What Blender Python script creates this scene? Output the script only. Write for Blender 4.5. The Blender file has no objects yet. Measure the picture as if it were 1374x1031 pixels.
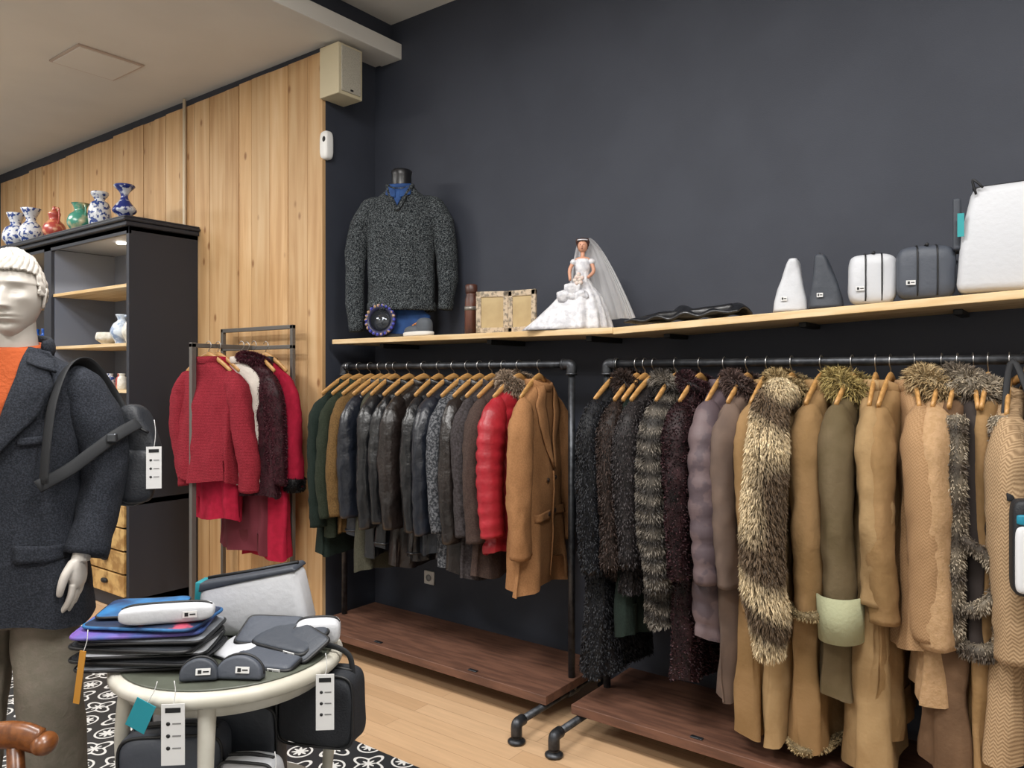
import bpy, math, random
import numpy as np
from mathutils import Vector, Matrix, noise
random.seed(4)
PI=math.pi
# ---------------------------------------------------------------- helpers
def hx(h,a=1.0):
    h=h.lstrip('#'); o=[]
    for i in (0,2,4):
        c=int(h[i:i+2],16)/255.0
        o.append(c/12.92 if c<=0.04045 else ((c+0.055)/1.055)**2.4)
    return (o[0],o[1],o[2],a)

def M(name,col,rough=.7,metal=0.0,col2=None,ns=20,bump=0.0,bs=None,st=(1,1,1),lo=.4,hi=.6,detail=4,sheen=0,coat=0,tex='noise',spec=.5,emit=None,es=0,bd=.01):
    m=bpy.data.materials.new(name); m.use_nodes=True
    nt=m.node_tree; b=nt.nodes['Principled BSDF']
    b.inputs['Roughness'].default_value=rough; b.inputs['Metallic'].default_value=metal
    b.inputs['Specular IOR Level'].default_value=spec
    if sheen: b.inputs['Sheen Weight'].default_value=sheen
    if coat: b.inputs['Coat Weight'].default_value=coat; b.inputs['Coat Roughness'].default_value=.25
    c=hx(col); b.inputs['Base Color'].default_value=c
    if emit: b.inputs['Emission Color'].default_value=hx(emit); b.inputs['Emission Strength'].default_value=es
    tc=nt.nodes.new('ShaderNodeTexCoord'); mp=nt.nodes.new('ShaderNodeMapping'); mp.inputs['Scale'].default_value=st
    nt.links.new(tc.outputs['Object'],mp.inputs[0])
    if col2:
        if tex=='noise':
            n=nt.nodes.new('ShaderNodeTexNoise'); n.inputs['Scale'].default_value=ns; n.inputs['Detail'].default_value=detail; out=n.outputs[0]
        elif tex=='voronoi':
            n=nt.nodes.new('ShaderNodeTexVoronoi'); n.inputs['Scale'].default_value=ns; out=n.outputs['Distance']
        else:
            n=nt.nodes.new('ShaderNodeTexWave'); n.inputs['Scale'].default_value=ns; n.inputs['Distortion'].default_value=3.0; n.bands_direction='Z'; n.inputs['Detail Scale'].default_value=2; out=n.outputs['Fac']
        r=nt.nodes.new('ShaderNodeValToRGB'); r.color_ramp.elements[0].position=lo; r.color_ramp.elements[1].position=hi
        r.color_ramp.elements[0].color=c; r.color_ramp.elements[1].color=hx(col2)
        nt.links.new(mp.outputs[0],n.inputs['Vector']); nt.links.new(out,r.inputs[0]); nt.links.new(r.outputs[0],b.inputs['Base Color'])
    if bump:
        n2=nt.nodes.new('ShaderNodeTexNoise'); n2.inputs['Scale'].default_value=bs or ns; n2.inputs['Detail'].default_value=5
        bp=nt.nodes.new('ShaderNodeBump'); bp.inputs['Strength'].default_value=bump; bp.inputs['Distance'].default_value=bd
        nt.links.new(mp.outputs[0],n2.inputs['Vector']); nt.links.new(n2.outputs[0],bp.inputs['Height']); nt.links.new(bp.outputs[0],b.inputs['Normal'])
    return m

def link(o):
    bpy.context.scene.collection.objects.link(o); return o
def grp(name,loc=(0,0,0),rz=0.0,rx=0.0,ry=0.0):
    e=bpy.data.objects.new(name,None); e.empty_display_size=.05
    e.location=loc; e.rotation_euler=(math.radians(rx),math.radians(ry),math.radians(rz)); return link(e)
def mk(name,geo,mat,parent=None,smooth=True,loc=None,rot=None,bevel=0,sub=0,solid=0,cols=None):
    V,F=geo
    me=bpy.data.meshes.new(name); me.from_pydata([tuple(map(float,v)) for v in V],[],[tuple(int(i) for i in f) for f in F]); me.update()
    if mat: me.materials.append(mat)
    if smooth: me.polygons.foreach_set('use_smooth',[True]*len(me.polygons))
    if cols is not None:
        a=me.color_attributes.new('Col','FLOAT_COLOR','POINT')
        a.data.foreach_set('color',np.hstack([cols,np.ones((len(cols),1))]).astype(np.float32).ravel())
    o=link(bpy.data.objects.new(name,me))
    if parent: o.parent=parent
    if loc: o.location=loc
    if rot: o.rotation_euler=[math.radians(a) for a in rot]
    if solid:
        s=o.modifiers.new('s','SOLIDIFY'); s.thickness=solid; s.offset=0
    if bevel:
        bv=o.modifiers.new('b','BEVEL'); bv.width=bevel; bv.segments=3; bv.limit_method='ANGLE'
    if sub:
        s=o.modifiers.new('u','SUBSURF'); s.levels=sub; s.render_levels=sub
    return o
def J(*geos):
    V=[];F=[]
    for v,f in geos:
        k=len(V); V.extend([tuple(p) for p in v]); F.extend([tuple(i+k for i in q) for q in f])
    return V,F
def crumple(geo,amp=.005,fr=11,seed=0,zs=.7):
    V=[]
    for v in geo[0]:
        p=Vector((v[0]*fr+seed*3.1,v[1]*fr+seed,v[2]*fr*zs)); d=noise.noise_vector(p)*amp+noise.noise_vector(p*2.3)*amp*.5
        V.append((v[0]+d.x,v[1]+d.y*1.2,v[2]+d.z*.4))
    return V,geo[1]
def boxg(a,b):
    x0,y0,z0=a; x1,y1,z1=b
    V=[(x0,y0,z0),(x1,y0,z0),(x1,y1,z0),(x0,y1,z0),(x0,y0,z1),(x1,y0,z1),(x1,y1,z1),(x0,y1,z1)]
    return V,[(0,3,2,1),(4,5,6,7),(0,1,5,4),(1,2,6,5),(2,3,7,6),(3,0,4,7)]
def box(name,a,b,mat,parent=None,bevel=.003,**k):
    return mk(name,boxg(a,b),mat,parent,smooth=False,bevel=bevel,**k)
def cat(pts,n=6):
    P=[Vector(p) for p in pts]; 
    if len(P)<3:
        return [tuple(P[0].lerp(P[1],i/n)) for i in range(n+1)]
    P=[P[0]*2-P[1]]+P+[P[-1]*2-P[-2]]; out=[]
    for i in range(1,len(P)-2):
        for j in range(n):
            t=j/n; a,b,c,d=P[i-1],P[i],P[i+1],P[i+2]
            out.append(tuple(.5*((2*b)+(c-a)*t+(2*a-5*b+4*c-d)*t*t+(3*b-a-3*c+d)*t**3)))
    out.append(tuple(P[-2])); return out
def tube(pts,rad,n=12,fx=1.0,fy=1.0,cap=True,ref=(0,1,0),wr=0,seed=0,closed=False,smooth=0):
    if smooth:
        m0=len(pts); pts=cat(pts,smooth)
        if not isinstance(rad,(int,float)):
            rad=list(np.interp(np.linspace(0,m0-1,len(pts)),np.linspace(0,m0-1,len(rad)),rad))
    if isinstance(rad,(int,float)): rad=[rad]*len(pts)
    P=[Vector(p) for p in pts]; m=len(P); V=[];F=[]
    ref=Vector(ref); B=None; rnd=random.Random(seed); ph=[rnd.random()*6 for _ in range(4)]
    for i in range(m):
        if closed: T=(P[(i+1)%m]-P[i-1])
        else: T=(P[min(i+1,m-1)]-P[max(i-1,0)])
        if T.length<1e-9: T=Vector((0,0,1))
        T.normalize()
        if B is None:
            r=ref if abs(T.dot(ref))<.9 else Vector((1,0,0))
            B=T.cross(r).normalized()
        else:
            B=(B-T*B.dot(T)).normalized()
        N=T.cross(B)
        for j in range(n):
            a=2*PI*j/n; r=rad[i]
            if wr: r*=1+wr*(.5*math.sin(i*.9+ph[0]+3*math.sin(a+ph[1]))+.8*math.sin(i*.25+3*a+ph[2]))
            V.append(tuple(P[i]+B*math.cos(a)*r*fx+N*math.sin(a)*r*fy))
    rows=m if closed else m-1
    for i in range(rows):
        for j in range(n):
            a=i*n+j; b=i*n+(j+1)%n; c=((i+1)%m)*n+(j+1)%n; d=((i+1)%m)*n+j
            F.append((a,b,c,d))
    if cap and not closed:
        V.append(tuple(P[0])); k=len(V)-1
        for j in range(n): F.append((k,(j+1)%n,j))
        V.append(tuple(P[-1])); k=len(V)-1; o=(m-1)*n
        for j in range(n): F.append((k,o+j,o+(j+1)%n))
    return V,F
def lathe(prof,n=32,c=(0,0,0),sx=1,sy=1):
    V=[];F=[];m=len(prof)
    for r,z in prof:
        for j in range(n):
            a=2*PI*j/n; V.append((c[0]+max(r,1e-4)*math.cos(a)*sx,c[1]+max(r,1e-4)*math.sin(a)*sy,c[2]+z))
    for i in range(m-1):
        for j in range(n): F.append((i*n+j,i*n+(j+1)%n,(i+1)*n+(j+1)%n,(i+1)*n+j))
    F.append(tuple(reversed(range(n)))); F.append(tuple((m-1)*n+j for j in range(n)))
    return V,F
def sell(c,r,e1=1.0,e2=1.0,nu=32,nv=18):
    """superellipsoid"""
    sp=lambda v,e: math.copysign(abs(v)**e,v)
    V=[];F=[]
    for i in range(nv+1):
        p=-PI/2+PI*i/nv
        for j in range(nu):
            t=2*PI*j/nu
            V.append((c[0]+r[0]*sp(math.cos(p),e1)*sp(math.cos(t),e2),c[1]+r[1]*sp(math.cos(p),e1)*sp(math.sin(t),e2),c[2]+r[2]*sp(math.sin(p),e1)))
    for i in range(nv):
        for j in range(nu): F.append((i*nu+j,i*nu+(j+1)%nu,(i+1)*nu+(j+1)%nu,(i+1)*nu+j))
    return V,F
def extr(poly,y0,y1):
    """extrude XZ polygon along y"""
    n=len(poly); V=[(x,y0,z) for x,z in poly]+[(x,y1,z) for x,z in poly]
    F=[tuple(range(n)),tuple(reversed(range(n,2*n)))]
    for i in range(n): F.append((i,i+n,(i+1)%n+n,(i+1)%n))
    return V,F
def xf(geo,loc=(0,0,0),rot=(0,0,0),s=(1,1,1)):
    from mathutils import Euler
    m=Matrix.Translation(loc)@Euler([math.radians(a) for a in rot]).to_matrix().to_4x4()@Matrix.Diagonal((s[0],s[1],s[2],1))
    return [tuple(m@Vector(v)) for v in geo[0]],geo[1]

# fur ------------------------------------------------------------
mf=bpy.data.materials.new('fur_fibres'); mf.use_nodes=True
_n=mf.node_tree; _b=_n.nodes['Principled BSDF']; _a=_n.nodes.new('ShaderNodeAttribute'); _a.attribute_name='Col'
_n.links.new(_a.outputs['Color'],_b.inputs['Base Color']); _b.inputs['Roughness'].default_value=.55; _b.inputs['Specular IOR Level'].default_value=.25
def fur(name,geo,parent,n,length,colf,seed=0,width=.0022,droop=.55,jit=.35,curl=0):
    rg=np.random.default_rng(seed)
    V=np.array(geo[0],float); T=[]
    for f in geo[1]:
        for k in range(1,len(f)-1): T.append((f[0],f[k],f[k+1]))
    T=np.array(T); A,B,C=V[T[:,0]],V[T[:,1]],V[T[:,2]]
    N=np.cross(B-A,C-A); ar=np.linalg.norm(N,axis=1)+1e-12; N/=ar[:,None]
    idx=rg.choice(len(T),n,p=ar/ar.sum()); u=rg.random((n,1)); v=rg.random((n,1)); fl=u+v>1; u=np.where(fl,1-u,u); v=np.where(fl,1-v,v)
    p=A[idx]+u*(B[idx]-A[idx])+v*(C[idx]-A[idx]); nn=N[idx]
    # clumping: neighbouring fibres share a lean direction
    cl=np.stack([np.sin(p[:,0]*70+p[:,2]*40+3),np.sin(p[:,1]*80+p[:,2]*55),np.sin(p[:,0]*50-p[:,2]*60)],1)*jit*.6
    d=nn*(1-droop)+np.array([0,0,-1.])*droop+rg.normal(0,jit,(n,3))*.7+cl; d/=np.linalg.norm(d,axis=1)[:,None]
    L=length*rg.uniform(.6,1.15,(n,1)); mid=p+(nn*.6+d*.5)*L*.5; tip=mid+(d*.9+np.array([0,0,-.25]))*L*.5
    s=np.cross(d,rg.normal(0,1,(n,3))); s/=np.linalg.norm(s,axis=1)[:,None]+1e-9; s*=width
    p0=p-nn*.002
    W=np.stack([p0-s,p0+s,mid+s*.8,mid-s*.8,tip],1).reshape(-1,3)
    col=np.clip(colf(p,rg),0,1)
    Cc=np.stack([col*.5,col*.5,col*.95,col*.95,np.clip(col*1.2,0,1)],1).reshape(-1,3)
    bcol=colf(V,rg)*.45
    k=len(V); i=np.arange(n)*5+k
    F=list(geo[1])+[tuple(q) for q in np.stack([i,i+1,i+2,i+3],1)]+[tuple(q) for q in np.stack([i+3,i+2,i+4],1)]
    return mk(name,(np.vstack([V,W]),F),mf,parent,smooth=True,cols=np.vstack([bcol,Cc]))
def fc(h,var=.25,h2=None,f=None):
    a=np.array(hx(h)[:3]); b=np.array(hx(h2)[:3]) if h2 else a
    def g(p,rg):
        t=f(p)[:,None] if f else rg.random((len(p),1))
        return (a*(1-t)+b*t)*(1+var*rg.normal(0,1,(len(p),1)))
    return g

# ---------------------------------------------------------------- materials
navy=M('navy_paint','#2e323d',.68,col2='#323641',ns=3,bump=.05,bs=180)
white_p=M('white_paint','#d2cec7',.8,col2='#d6d2cb',ns=2)
grey_p=M('white_wall','#cfccc6',.8)
blackm=M('black_matte','#141416',.6)
steel=M('dark_pipe','#4a4c50',.42,.75,col2='#34363a',ns=30)
greymetal=M('grey_metal','#6e6a66',.45,.5)
hangw=M('hanger_wood','#bd9059',.45,col2='#a67b45',ns=12,st=(1,8,8))
chrome=M('hook_wire','#b9b9b9',.3,1.0)
board=M('brown_board','#6b4939',.6,col2='#573a2d',ns=5,st=(1,8,8),bump=.1)
pineb=M('pine_shelf','#d9bf97',.55,col2='#c7a675',ns=3,st=(1,9,9))
cabm=M('cabinet_paint','#252831',.6)
cabin=M('cabinet_inner','#6a7180',.6)
drawm=M('drawer_wood','#c9a468',.5,col2='#9b7440',ns=18,detail=6)

def wood_wall():
    m=bpy.data.materials.new('pine_cladding'); m.use_nodes=True; nt=m.node_tree; b=nt.nodes['Principled BSDF']; b.inputs['Roughness'].default_value=.6
    tc=nt.nodes.new('ShaderNodeTexCoord'); at=nt.nodes.new('ShaderNodeAttribute'); at.attribute_name='Col'
    add=nt.nodes.new('ShaderNodeVectorMath'); add.operation='MULTIPLY_ADD'; add.inputs[1].default_value=(9,9,9)
    nt.links.new(at.outputs['Color'],add.inputs[0]); nt.links.new(tc.outputs['Object'],add.inputs[2])
    mp=nt.nodes.new('ShaderNodeMapping'); mp.inputs['Scale'].default_value=(9,9,.55); nt.links.new(add.outputs[0],mp.inputs[0])
    n=nt.nodes.new('ShaderNodeTexNoise'); n.inputs['Scale'].default_value=1.6; n.inputs['Detail'].default_value=6; n.inputs['Distortion'].default_value=.6
    nt.links.new(mp.outputs[0],n.inputs['Vector'])
    r=nt.nodes.new('ShaderNodeValToRGB'); e=r.color_ramp.elements; e[0].position=.3; e[0].color=hx('#b38858'); e[1].position=.7; e[1].color=hx('#d5b489')
    x=e.new(.5); x.color=hx('#c9a273'); nt.links.new(n.outputs[0],r.inputs[0])
    mp2=nt.nodes.new('ShaderNodeMapping'); mp2.inputs['Scale'].default_value=(7.5,7.5,4.2); nt.links.new(add.outputs[0],mp2.inputs[0])
    v=nt.nodes.new('ShaderNodeTexVoronoi'); v.inputs['Scale'].default_value=1.0; nt.links.new(mp2.outputs[0],v.inputs['Vector'])
    r2=nt.nodes.new('ShaderNodeValToRGB'); q=r2.color_ramp.elements; q[0].position=.06; q[0].color=(.8,.8,.8,1); q[1].position=.14; q[1].color=(0,0,0,1); nt.links.new(v.outputs['Distance'],r2.inputs[0])
    mx=nt.nodes.new('ShaderNodeMix'); mx.data_type='RGBA'; nt.links.new(r2.outputs[0],mx.inputs[0]); nt.links.new(r.outputs[0],mx.inputs[6]); mx.inputs[7].default_value=hx('#85562f')
    hs=nt.nodes.new('ShaderNodeHueSaturation'); ma=nt.nodes.new('ShaderNodeMath'); ma.operation='MULTIPLY_ADD'; ma.inputs[1].default_value=.22; ma.inputs[2].default_value=.87
    nt.links.new(at.outputs['Fac'],ma.inputs[0]); nt.links.new(ma.outputs[0],hs.inputs['Value']); nt.links.new(mx.outputs[2],hs.inputs['Color']); nt.links.new(hs.outputs[0],b.inputs['Base Color'])
    return m
def laminate():
    m=bpy.data.materials.new('laminate_floor'); m.use_nodes=True; nt=m.node_tree; b=nt.nodes['Principled BSDF']; b.inputs['Roughness'].default_value=.35
    tc=nt.nodes.new('ShaderNodeTexCoord'); br=nt.nodes.new('ShaderNodeTexBrick'); br.inputs['Scale'].default_value=1
    br.inputs['Brick Width'].default_value=1.25; br.inputs['Row Height'].default_value=.095; br.inputs['Mortar Size'].default_value=.0012
    br.inputs['Color1'].default_value=hx('#ccaa86'); br.inputs['Color2'].default_value=hx('#be9b77'); br.inputs['Mortar'].default_value=hx('#a08061')
    nt.links.new(tc.outputs['Object'],br.inputs['Vector'])
    mp=nt.nodes.new('ShaderNodeMapping'); mp.inputs['Scale'].default_value=(1.5,18,1); nt.links.new(tc.outputs['Object'],mp.inputs[0])
    n=nt.nodes.new('ShaderNodeTexNoise'); n.inputs['Scale'].default_value=3; n.inputs['Detail'].default_value=6; nt.links.new(mp.outputs[0],n.inputs['Vector'])
    hs=nt.nodes.new('ShaderNodeHueSaturation'); ma=nt.nodes.new('ShaderNodeMath'); ma.operation='MULTIPLY_ADD'; ma.inputs[1].default_value=.35; ma.inputs[2].default_value=.83
    nt.links.new(n.outputs[0],ma.inputs[0]); nt.links.new(ma.outputs[0],hs.inputs['Value']); nt.links.new(br.outputs[0],hs.inputs['Color']); nt.links.new(hs.outputs[0],b.inputs['Base Color'])
    return m
def nmath(nt):
    def MA(op,*v):
        k=nt.nodes.new('ShaderNodeMath'); k.operation=op
        for i,q in enumerate(v):
            if isinstance(q,(int,float)): k.inputs[i].default_value=q
            else: nt.links.new(q,k.inputs[i])
        return k.outputs[0]
    return MA
def tiles():
    m=bpy.data.materials.new('cement_tiles'); m.use_nodes=True; nt=m.node_tree; b=nt.nodes['Principled BSDF']; b.inputs['Roughness'].default_value=.45
    MA=nmath(nt)
    tc=nt.nodes.new('ShaderNodeTexCoord'); sp=nt.nodes.new('ShaderNodeSeparateXYZ'); nt.links.new(tc.outputs['Object'],sp.inputs[0])
    def fr(s): return MA('ABSOLUTE',MA('SUBTRACT',MA('FRACT',MA('MULTIPLY',s,5.0)),.5))
    a=fr(sp.outputs[0]); c=fr(sp.outputs[1])
    r=MA('SQRT',MA('ADD',MA('MULTIPLY',a,a),MA('MULTIPLY',c,c)))
    ia=MA('SUBTRACT',.5,a); ic=MA('SUBTRACT',.5,c); rc=MA('SQRT',MA('ADD',MA('MULTIPLY',ia,ia),MA('MULTIPLY',ic,ic)))
    ang=MA('ARCTAN2',c,a); c4=MA('COSINE',MA('MULTIPLY',ang,4.0)); c8=MA('COSINE',MA('MULTIPLY',ang,8.0))
    p1=MA('LESS_THAN',MA('ABSOLUTE',MA('SUBTRACT',r,MA('MULTIPLY_ADD',c4,.09,.27))),.035)
    p2=MA('LESS_THAN',r,MA('MULTIPLY_ADD',c8,.05,.11))
    angc=MA('ARCTAN2',ic,ia); cc=MA('COSINE',MA('MULTIPLY',angc,8.0))
    p3=MA('LESS_THAN',rc,MA('MULTIPLY_ADD',cc,.045,.13)); p4=MA('LESS_THAN',MA('ABSOLUTE',MA('SUBTRACT',rc,.24)),.022)
    s=MA('MINIMUM',MA('ADD',MA('ADD',p1,p2),MA('ADD',p3,p4)),1.0)
    mx=nt.nodes.new('ShaderNodeMix'); mx.data_type='RGBA'; nt.links.new(s,mx.inputs[0]); mx.inputs[6].default_value=hx('#26282b'); mx.inputs[7].default_value=hx('#cfcecb')
    nt.links.new(mx.outputs[2],b.inputs['Base Color']); return m

# ---------------------------------------------------------------- room (camera stands at x=0,y=0)
WY=3.4; WL=3.0; XC=-3.66; ZL=3.53; ZH=3.76
box('floor',(-8.7,-2.6,-.1),(2.2,3.5,0),laminate(),bevel=0)
box('floor_tiled',(-8.6,-2.5,0),(2.0,2.2,.004),tiles(),bevel=0)
box('wall_back',(-3.9,WY,0),(2.1,WY+.1,3.9),navy,bevel=0)
box('wall_back_left',(-8.6,WL,0),(XC,WL+.45,3.9),navy,bevel=0)
box('wall_left',(-8.7,-2.6,0),(-8.6,3.5,3.9),grey_p,bevel=0)
box('wall_right',(2.0,-2.6,0),(2.1,3.5,3.9),grey_p,bevel=0)
box('wall_front',(-8.7,-2.6,0),(2.1,-2.5,3.9),grey_p,bevel=0)
box('ceiling',(-3.52,-2.6,ZH),(2.1,3.5,ZH+.1),white_p,bevel=0)
box('ceiling_lower',(-8.7,-2.6,ZL),(-3.55,3.5,ZL+.1),white_p,bevel=0)
box('trim_ceiling_riser',(-3.55,-2.5,ZL+.1),(-3.515,3.4,ZH),navy,bevel=0)
box('trim_ceiling_edge',(-3.60,-2.5,ZL-.012),(-3.42,3.4,ZL+.085),white_p,bevel=.004)
g=grp('ceiling_hatch',(-5.0,2.29,ZL))
box('hatch_frame',(-.2,-.2,-.012),(.2,.2,0),M('hatch_frame','#b8a79a',.7),g)
box('hatch_panel',(-.185,-.185,-.016),(.185,.185,-.004),white_p,g)
V=[];F=[];C=[]; x=XC+.0; rnd=random.Random(2); i=0
while x>-8.45:
    w=rnd.choice([.14,.19,.19,.16]); zt=3.49-.006*rnd.random()-.03*(i//5)*.4
    gv,gf=boxg((x-w+.0035,WL-.022-.006*rnd.random(),.0),(x,WL+.0,zt)); c=rnd.random()
    k=len(V); V+=gv; F+=[tuple(q+k for q in f) for f in gf]; C+=[[c,c*.7,c*.9]]*8; x-=w; i+=1
mk('wall_wood_cladding',(V,F),wood_wall(),smooth=False,cols=np.array(C))
mk('conduit_pipe',tube([(-5.15,WL-.04,1.9),(-5.15,WL-.04,3.52)],.012,10),M('conduit','#d9c9ae',.5))
g=grp('wall_socket',(-3.18,WY-.012,.336)); box('plate',(-.04,0,-.04),(.04,.012,.04),white_p,g,.004)
mk('socket_well',xf(lathe([(.02,0),(.02,.004)],20),(0,-.001,0),(90,0,0)),M('socket','#999999',.5),g)
g=grp('wall_speaker',(0,0,0))
spk=M('speaker_beige','#c9bd9f',.6); box('cabinet',(XC,2.955,3.2),(-3.49,3.14,3.5),spk,g,.006)
box('grille',(-3.492,2.975,3.22),(-3.482,3.12,3.485),M('speaker_grille','#b9b3a4',.7,col2='#a39d90',ns=300),g,.003)
box('bracket',(XC,3.14,3.3),(-3.6,3.22,3.4),blackm,g)
box('badge',(-3.484,3.04,3.23),(-3.479,3.06,3.24),blackm,g,0)
g=grp('motion_sensor',(XC+.01,3.00,2.93))
mk('body',sell((0,0,0),(.035,.032,.085),.5,.5),M('sensor_white','#e8e8e6',.4),g)
mk('lens',sell((.012,-.025,.03),(.014,.012,.02)),blackm,g)

# wall shelf
ZS=1.768
g=grp('wall_shelf'); box('plank',(-3.60,3.0,ZS-.028),(-1.70,WY,ZS),pineb,g,.003)
for xx in (-3.3,-2.5,-1.9): box('bracket',(xx,3.1,ZS-.055),(xx+.03,WY,ZS-.028),blackm,g)
TL=math.degrees(math.atan(.044))
g=grp('wall_shelf',(-1.70,0,1.766),ry=-TL)
box('plank',(0,3.0,-.03),(2.3,WY,0),pineb,g,.003)
for xx in (.15,.75,1.3): box('bracket',(xx,3.2,-.05),(xx+.03,WY,-.03),blackm,g)
def zs2(x): return 1.766+.044*(x+1.70)

# ---------------------------------------------------------------- pipe racks
RY=3.03; RZ=1.605; RR=.0165
def pipe_rack(x0,x1):
    g=grp('pipe_clothes_rack')
    geo=[tube([(x0,RY,RZ),(x1,RY,RZ)],RR,16)]
    for x in (x0,x1):
        s=1 if x==x0 else -1
        geo.append(tube([(x,RY,RZ),(x,RY,.085)],RR,16))
        geo.append(tube([(x+s*.045,RY,RZ),(x+s*.012,RY,RZ),(x,RY,RZ-.012),(x,RY,RZ-.045)],RR*1.45,16,smooth=4))
        geo.append(tube([(x+s*.05,RY,RZ),(x+s*.04,RY,RZ)],RR*1.65,16)); geo.append(tube([(x,RY,RZ-.04),(x,RY,RZ-.05)],RR*1.65,16))
        geo.append(tube([(x,2.62,.085),(x,3.33,.085)],RR,14))
        geo.append(tube([(x,RY,.14),(x,RY,.085)],RR*1.5,14)); geo.append(tube([(x,RY-.04,.085),(x,RY+.04,.085)],RR*1.5,14))
        for yy,t in ((2.60,1),(3.34,-1)):
            geo.append(tube([(x,yy+t*.045,.085),(x,yy+t*.01,.083),(x,yy,.07),(x,yy,.03)],RR*1.45,14,smooth=4))
            geo.append(tube([(x,yy,.04),(x,yy,.012)],RR*1.3,14)); geo.append(lathe([(.038,.005),(.038,.012),(.026,.02),(.02,.022)],20,(x,yy,0)))
    mk('pipe_frame',J(*geo),steel,g)
    box('base_board',(min(x0,x1)-.03,2.775,.105),(max(x0,x1)+.03,3.3,.145),board,g,.003)
    for xx in (x0+.5,x0+1.15): box('latch',(xx,2.80,.145),(xx+.05,2.82,.150),steel,g,.002)
    return g
pipe_rack(-3.525,-1.935); pipe_rack(-1.745,.25)

# ---------------------------------------------------------------- garments
class G:
    def __init__(s,L,sh=.215,hem=.24,th=.05,thh=.055,fold=.012,seed=0,quilt=0,neck=.068,torso=False,q=.012):
        r=random.Random(seed); s.L=L; s.p=[r.random()*6.28 for _ in range(8)]; s.fold=fold; s.quilt=quilt; s.q=q; s.seed=seed
        s.D=[0,.022,.045,.075,.105,.14,.25,max(.45,.26),max(L,.5)]
        s.W=[neck,neck+.012,.12,.17,sh-.015,sh,sh-.005,(sh+hem)/2-.01,hem]
        s.T=[.045,.05,.05,.048,.045,.05,th,th+.004,thh]
        if torso: s.T=[.055,.062,.07,.08,.09,.1,th,th-.01,thh]
        s.nf=r.choice([5,6,7])
    def pos(s,a,d):
        w=np.interp(d,s.D,s.W); t=np.interp(d,s.D,s.T); c=math.cos(a); n=math.sin(a)
        x=w*math.copysign(abs(c)**.85,c); y=t*math.copysign(abs(n)**.8,n)
        k=min(max((d-.12)/(s.L-.12),0),1); am=s.fold*(k**.8)
        y+=am*(math.sin(s.nf*a+s.p[0]+1.6*math.sin(d*4+s.p[1]))+.6*math.sin((s.nf+5)*a+s.p[2]+d*3))
        x+=am*.7*math.sin(4*a+s.p[3]+d*3)
        nz=noise.noise(Vector((x*10+s.seed*2.7,y*10,d*6)))+.5*noise.noise(Vector((x*24+s.seed,y*24,d*13)))
        y+=nz*.011*min(1,d*5); x+=nz*.004*min(1,d*5)
        if s.quilt:
            b=s.q*(abs(math.sin(PI*d/s.quilt))**.6)*min(1,d*8); x+=b*c; y+=b*n
        return x,y,-d+ .012*k*math.sin(3*a+s.p[5])
    def geo(s,n=48,rows=None):
        rows=rows or (int(s.L/s.quilt)*6 if s.quilt else 34)
        ds=[ (i/rows)**1.15*s.L for i in range(rows+1)] if not s.quilt else [i/rows*s.L for i in range(rows+1)]
        V=[];F=[]
        for d in ds:
            for j in range(n): V.append(s.pos(2*PI*j/n,d))
        for i in range(rows):
            for j in range(n): F.append((i*n+j,(i+1)*n+j,(i+1)*n+(j+1)%n,i*n+(j+1)%n))
        return V,F
    def inner(s,n=48):
        V=[];F=[]
        for f,dz in ((1,0),(.93,.004),(.86,.12)):
            for j in range(n):
                x,y,z=s.pos(2*PI*j/n,s.L); V.append((x*f,y*f*.95,z+dz))
        for i in range(2):
            for j in range(n): F.append((i*n+j,(i+1)*n+j,(i+1)*n+(j+1)%n,i*n+(j+1)%n))
        F.append(tuple(2*n+j for j in range(n)))
        k=len(V)
        for f,dz in ((1,0),(.8,-.003),(.7,-.06)):
            for j in range(n):
                x,y,z=s.pos(2*PI*j/n,0); V.append((x*f,y*f,z+dz))
        for i in range(2):
            for j in range(n): F.append((k+i*n+j,k+i*n+(j+1)%n,k+(i+1)*n+(j+1)%n,k+(i+1)*n+j))
        F.append(tuple(k+2*n+j for j in range(n)))
        return V,F
    def y_at(s,x,d,side=1):
        w=np.interp(d,s.D,s.W); c=min(abs(x)/w,.98)**(1/.85); a=math.acos(min(c,1)); 
        if x<0: a=PI-a
        return s.pos(a*side if side>0 else -a,d)[1]
    def patch(s,A,B,off=.006,side=1,m=14,k=6):
        """surface patch between border polylines A,B of (x,d)"""
        def ip(P,t):
            u=t*(len(P)-1); i=min(int(u),len(P)-2); f=u-i
            return (P[i][0]*(1-f)+P[i+1][0]*f, P[i][1]*(1-f)+P[i+1][1]*f)
        V=[];F=[]
        for i in range(m+1):
            a=ip(A,i/m); b=ip(B,i/m)
            for j in range(k+1):
                f=j/k; x=a[0]*(1-f)+b[0]*f; d=a[1]*(1-f)+b[1]*f
                V.append((x,s.y_at(x,d,side)+side*(off+.004*math.sin(PI*f)),-d))
        for i in range(m):
            for j in range(k): F.append((i*(k+1)+j,i*(k+1)+j+1,(i+1)*(k+1)+j+1,(i+1)*(k+1)+j))
        return V,F
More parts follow.
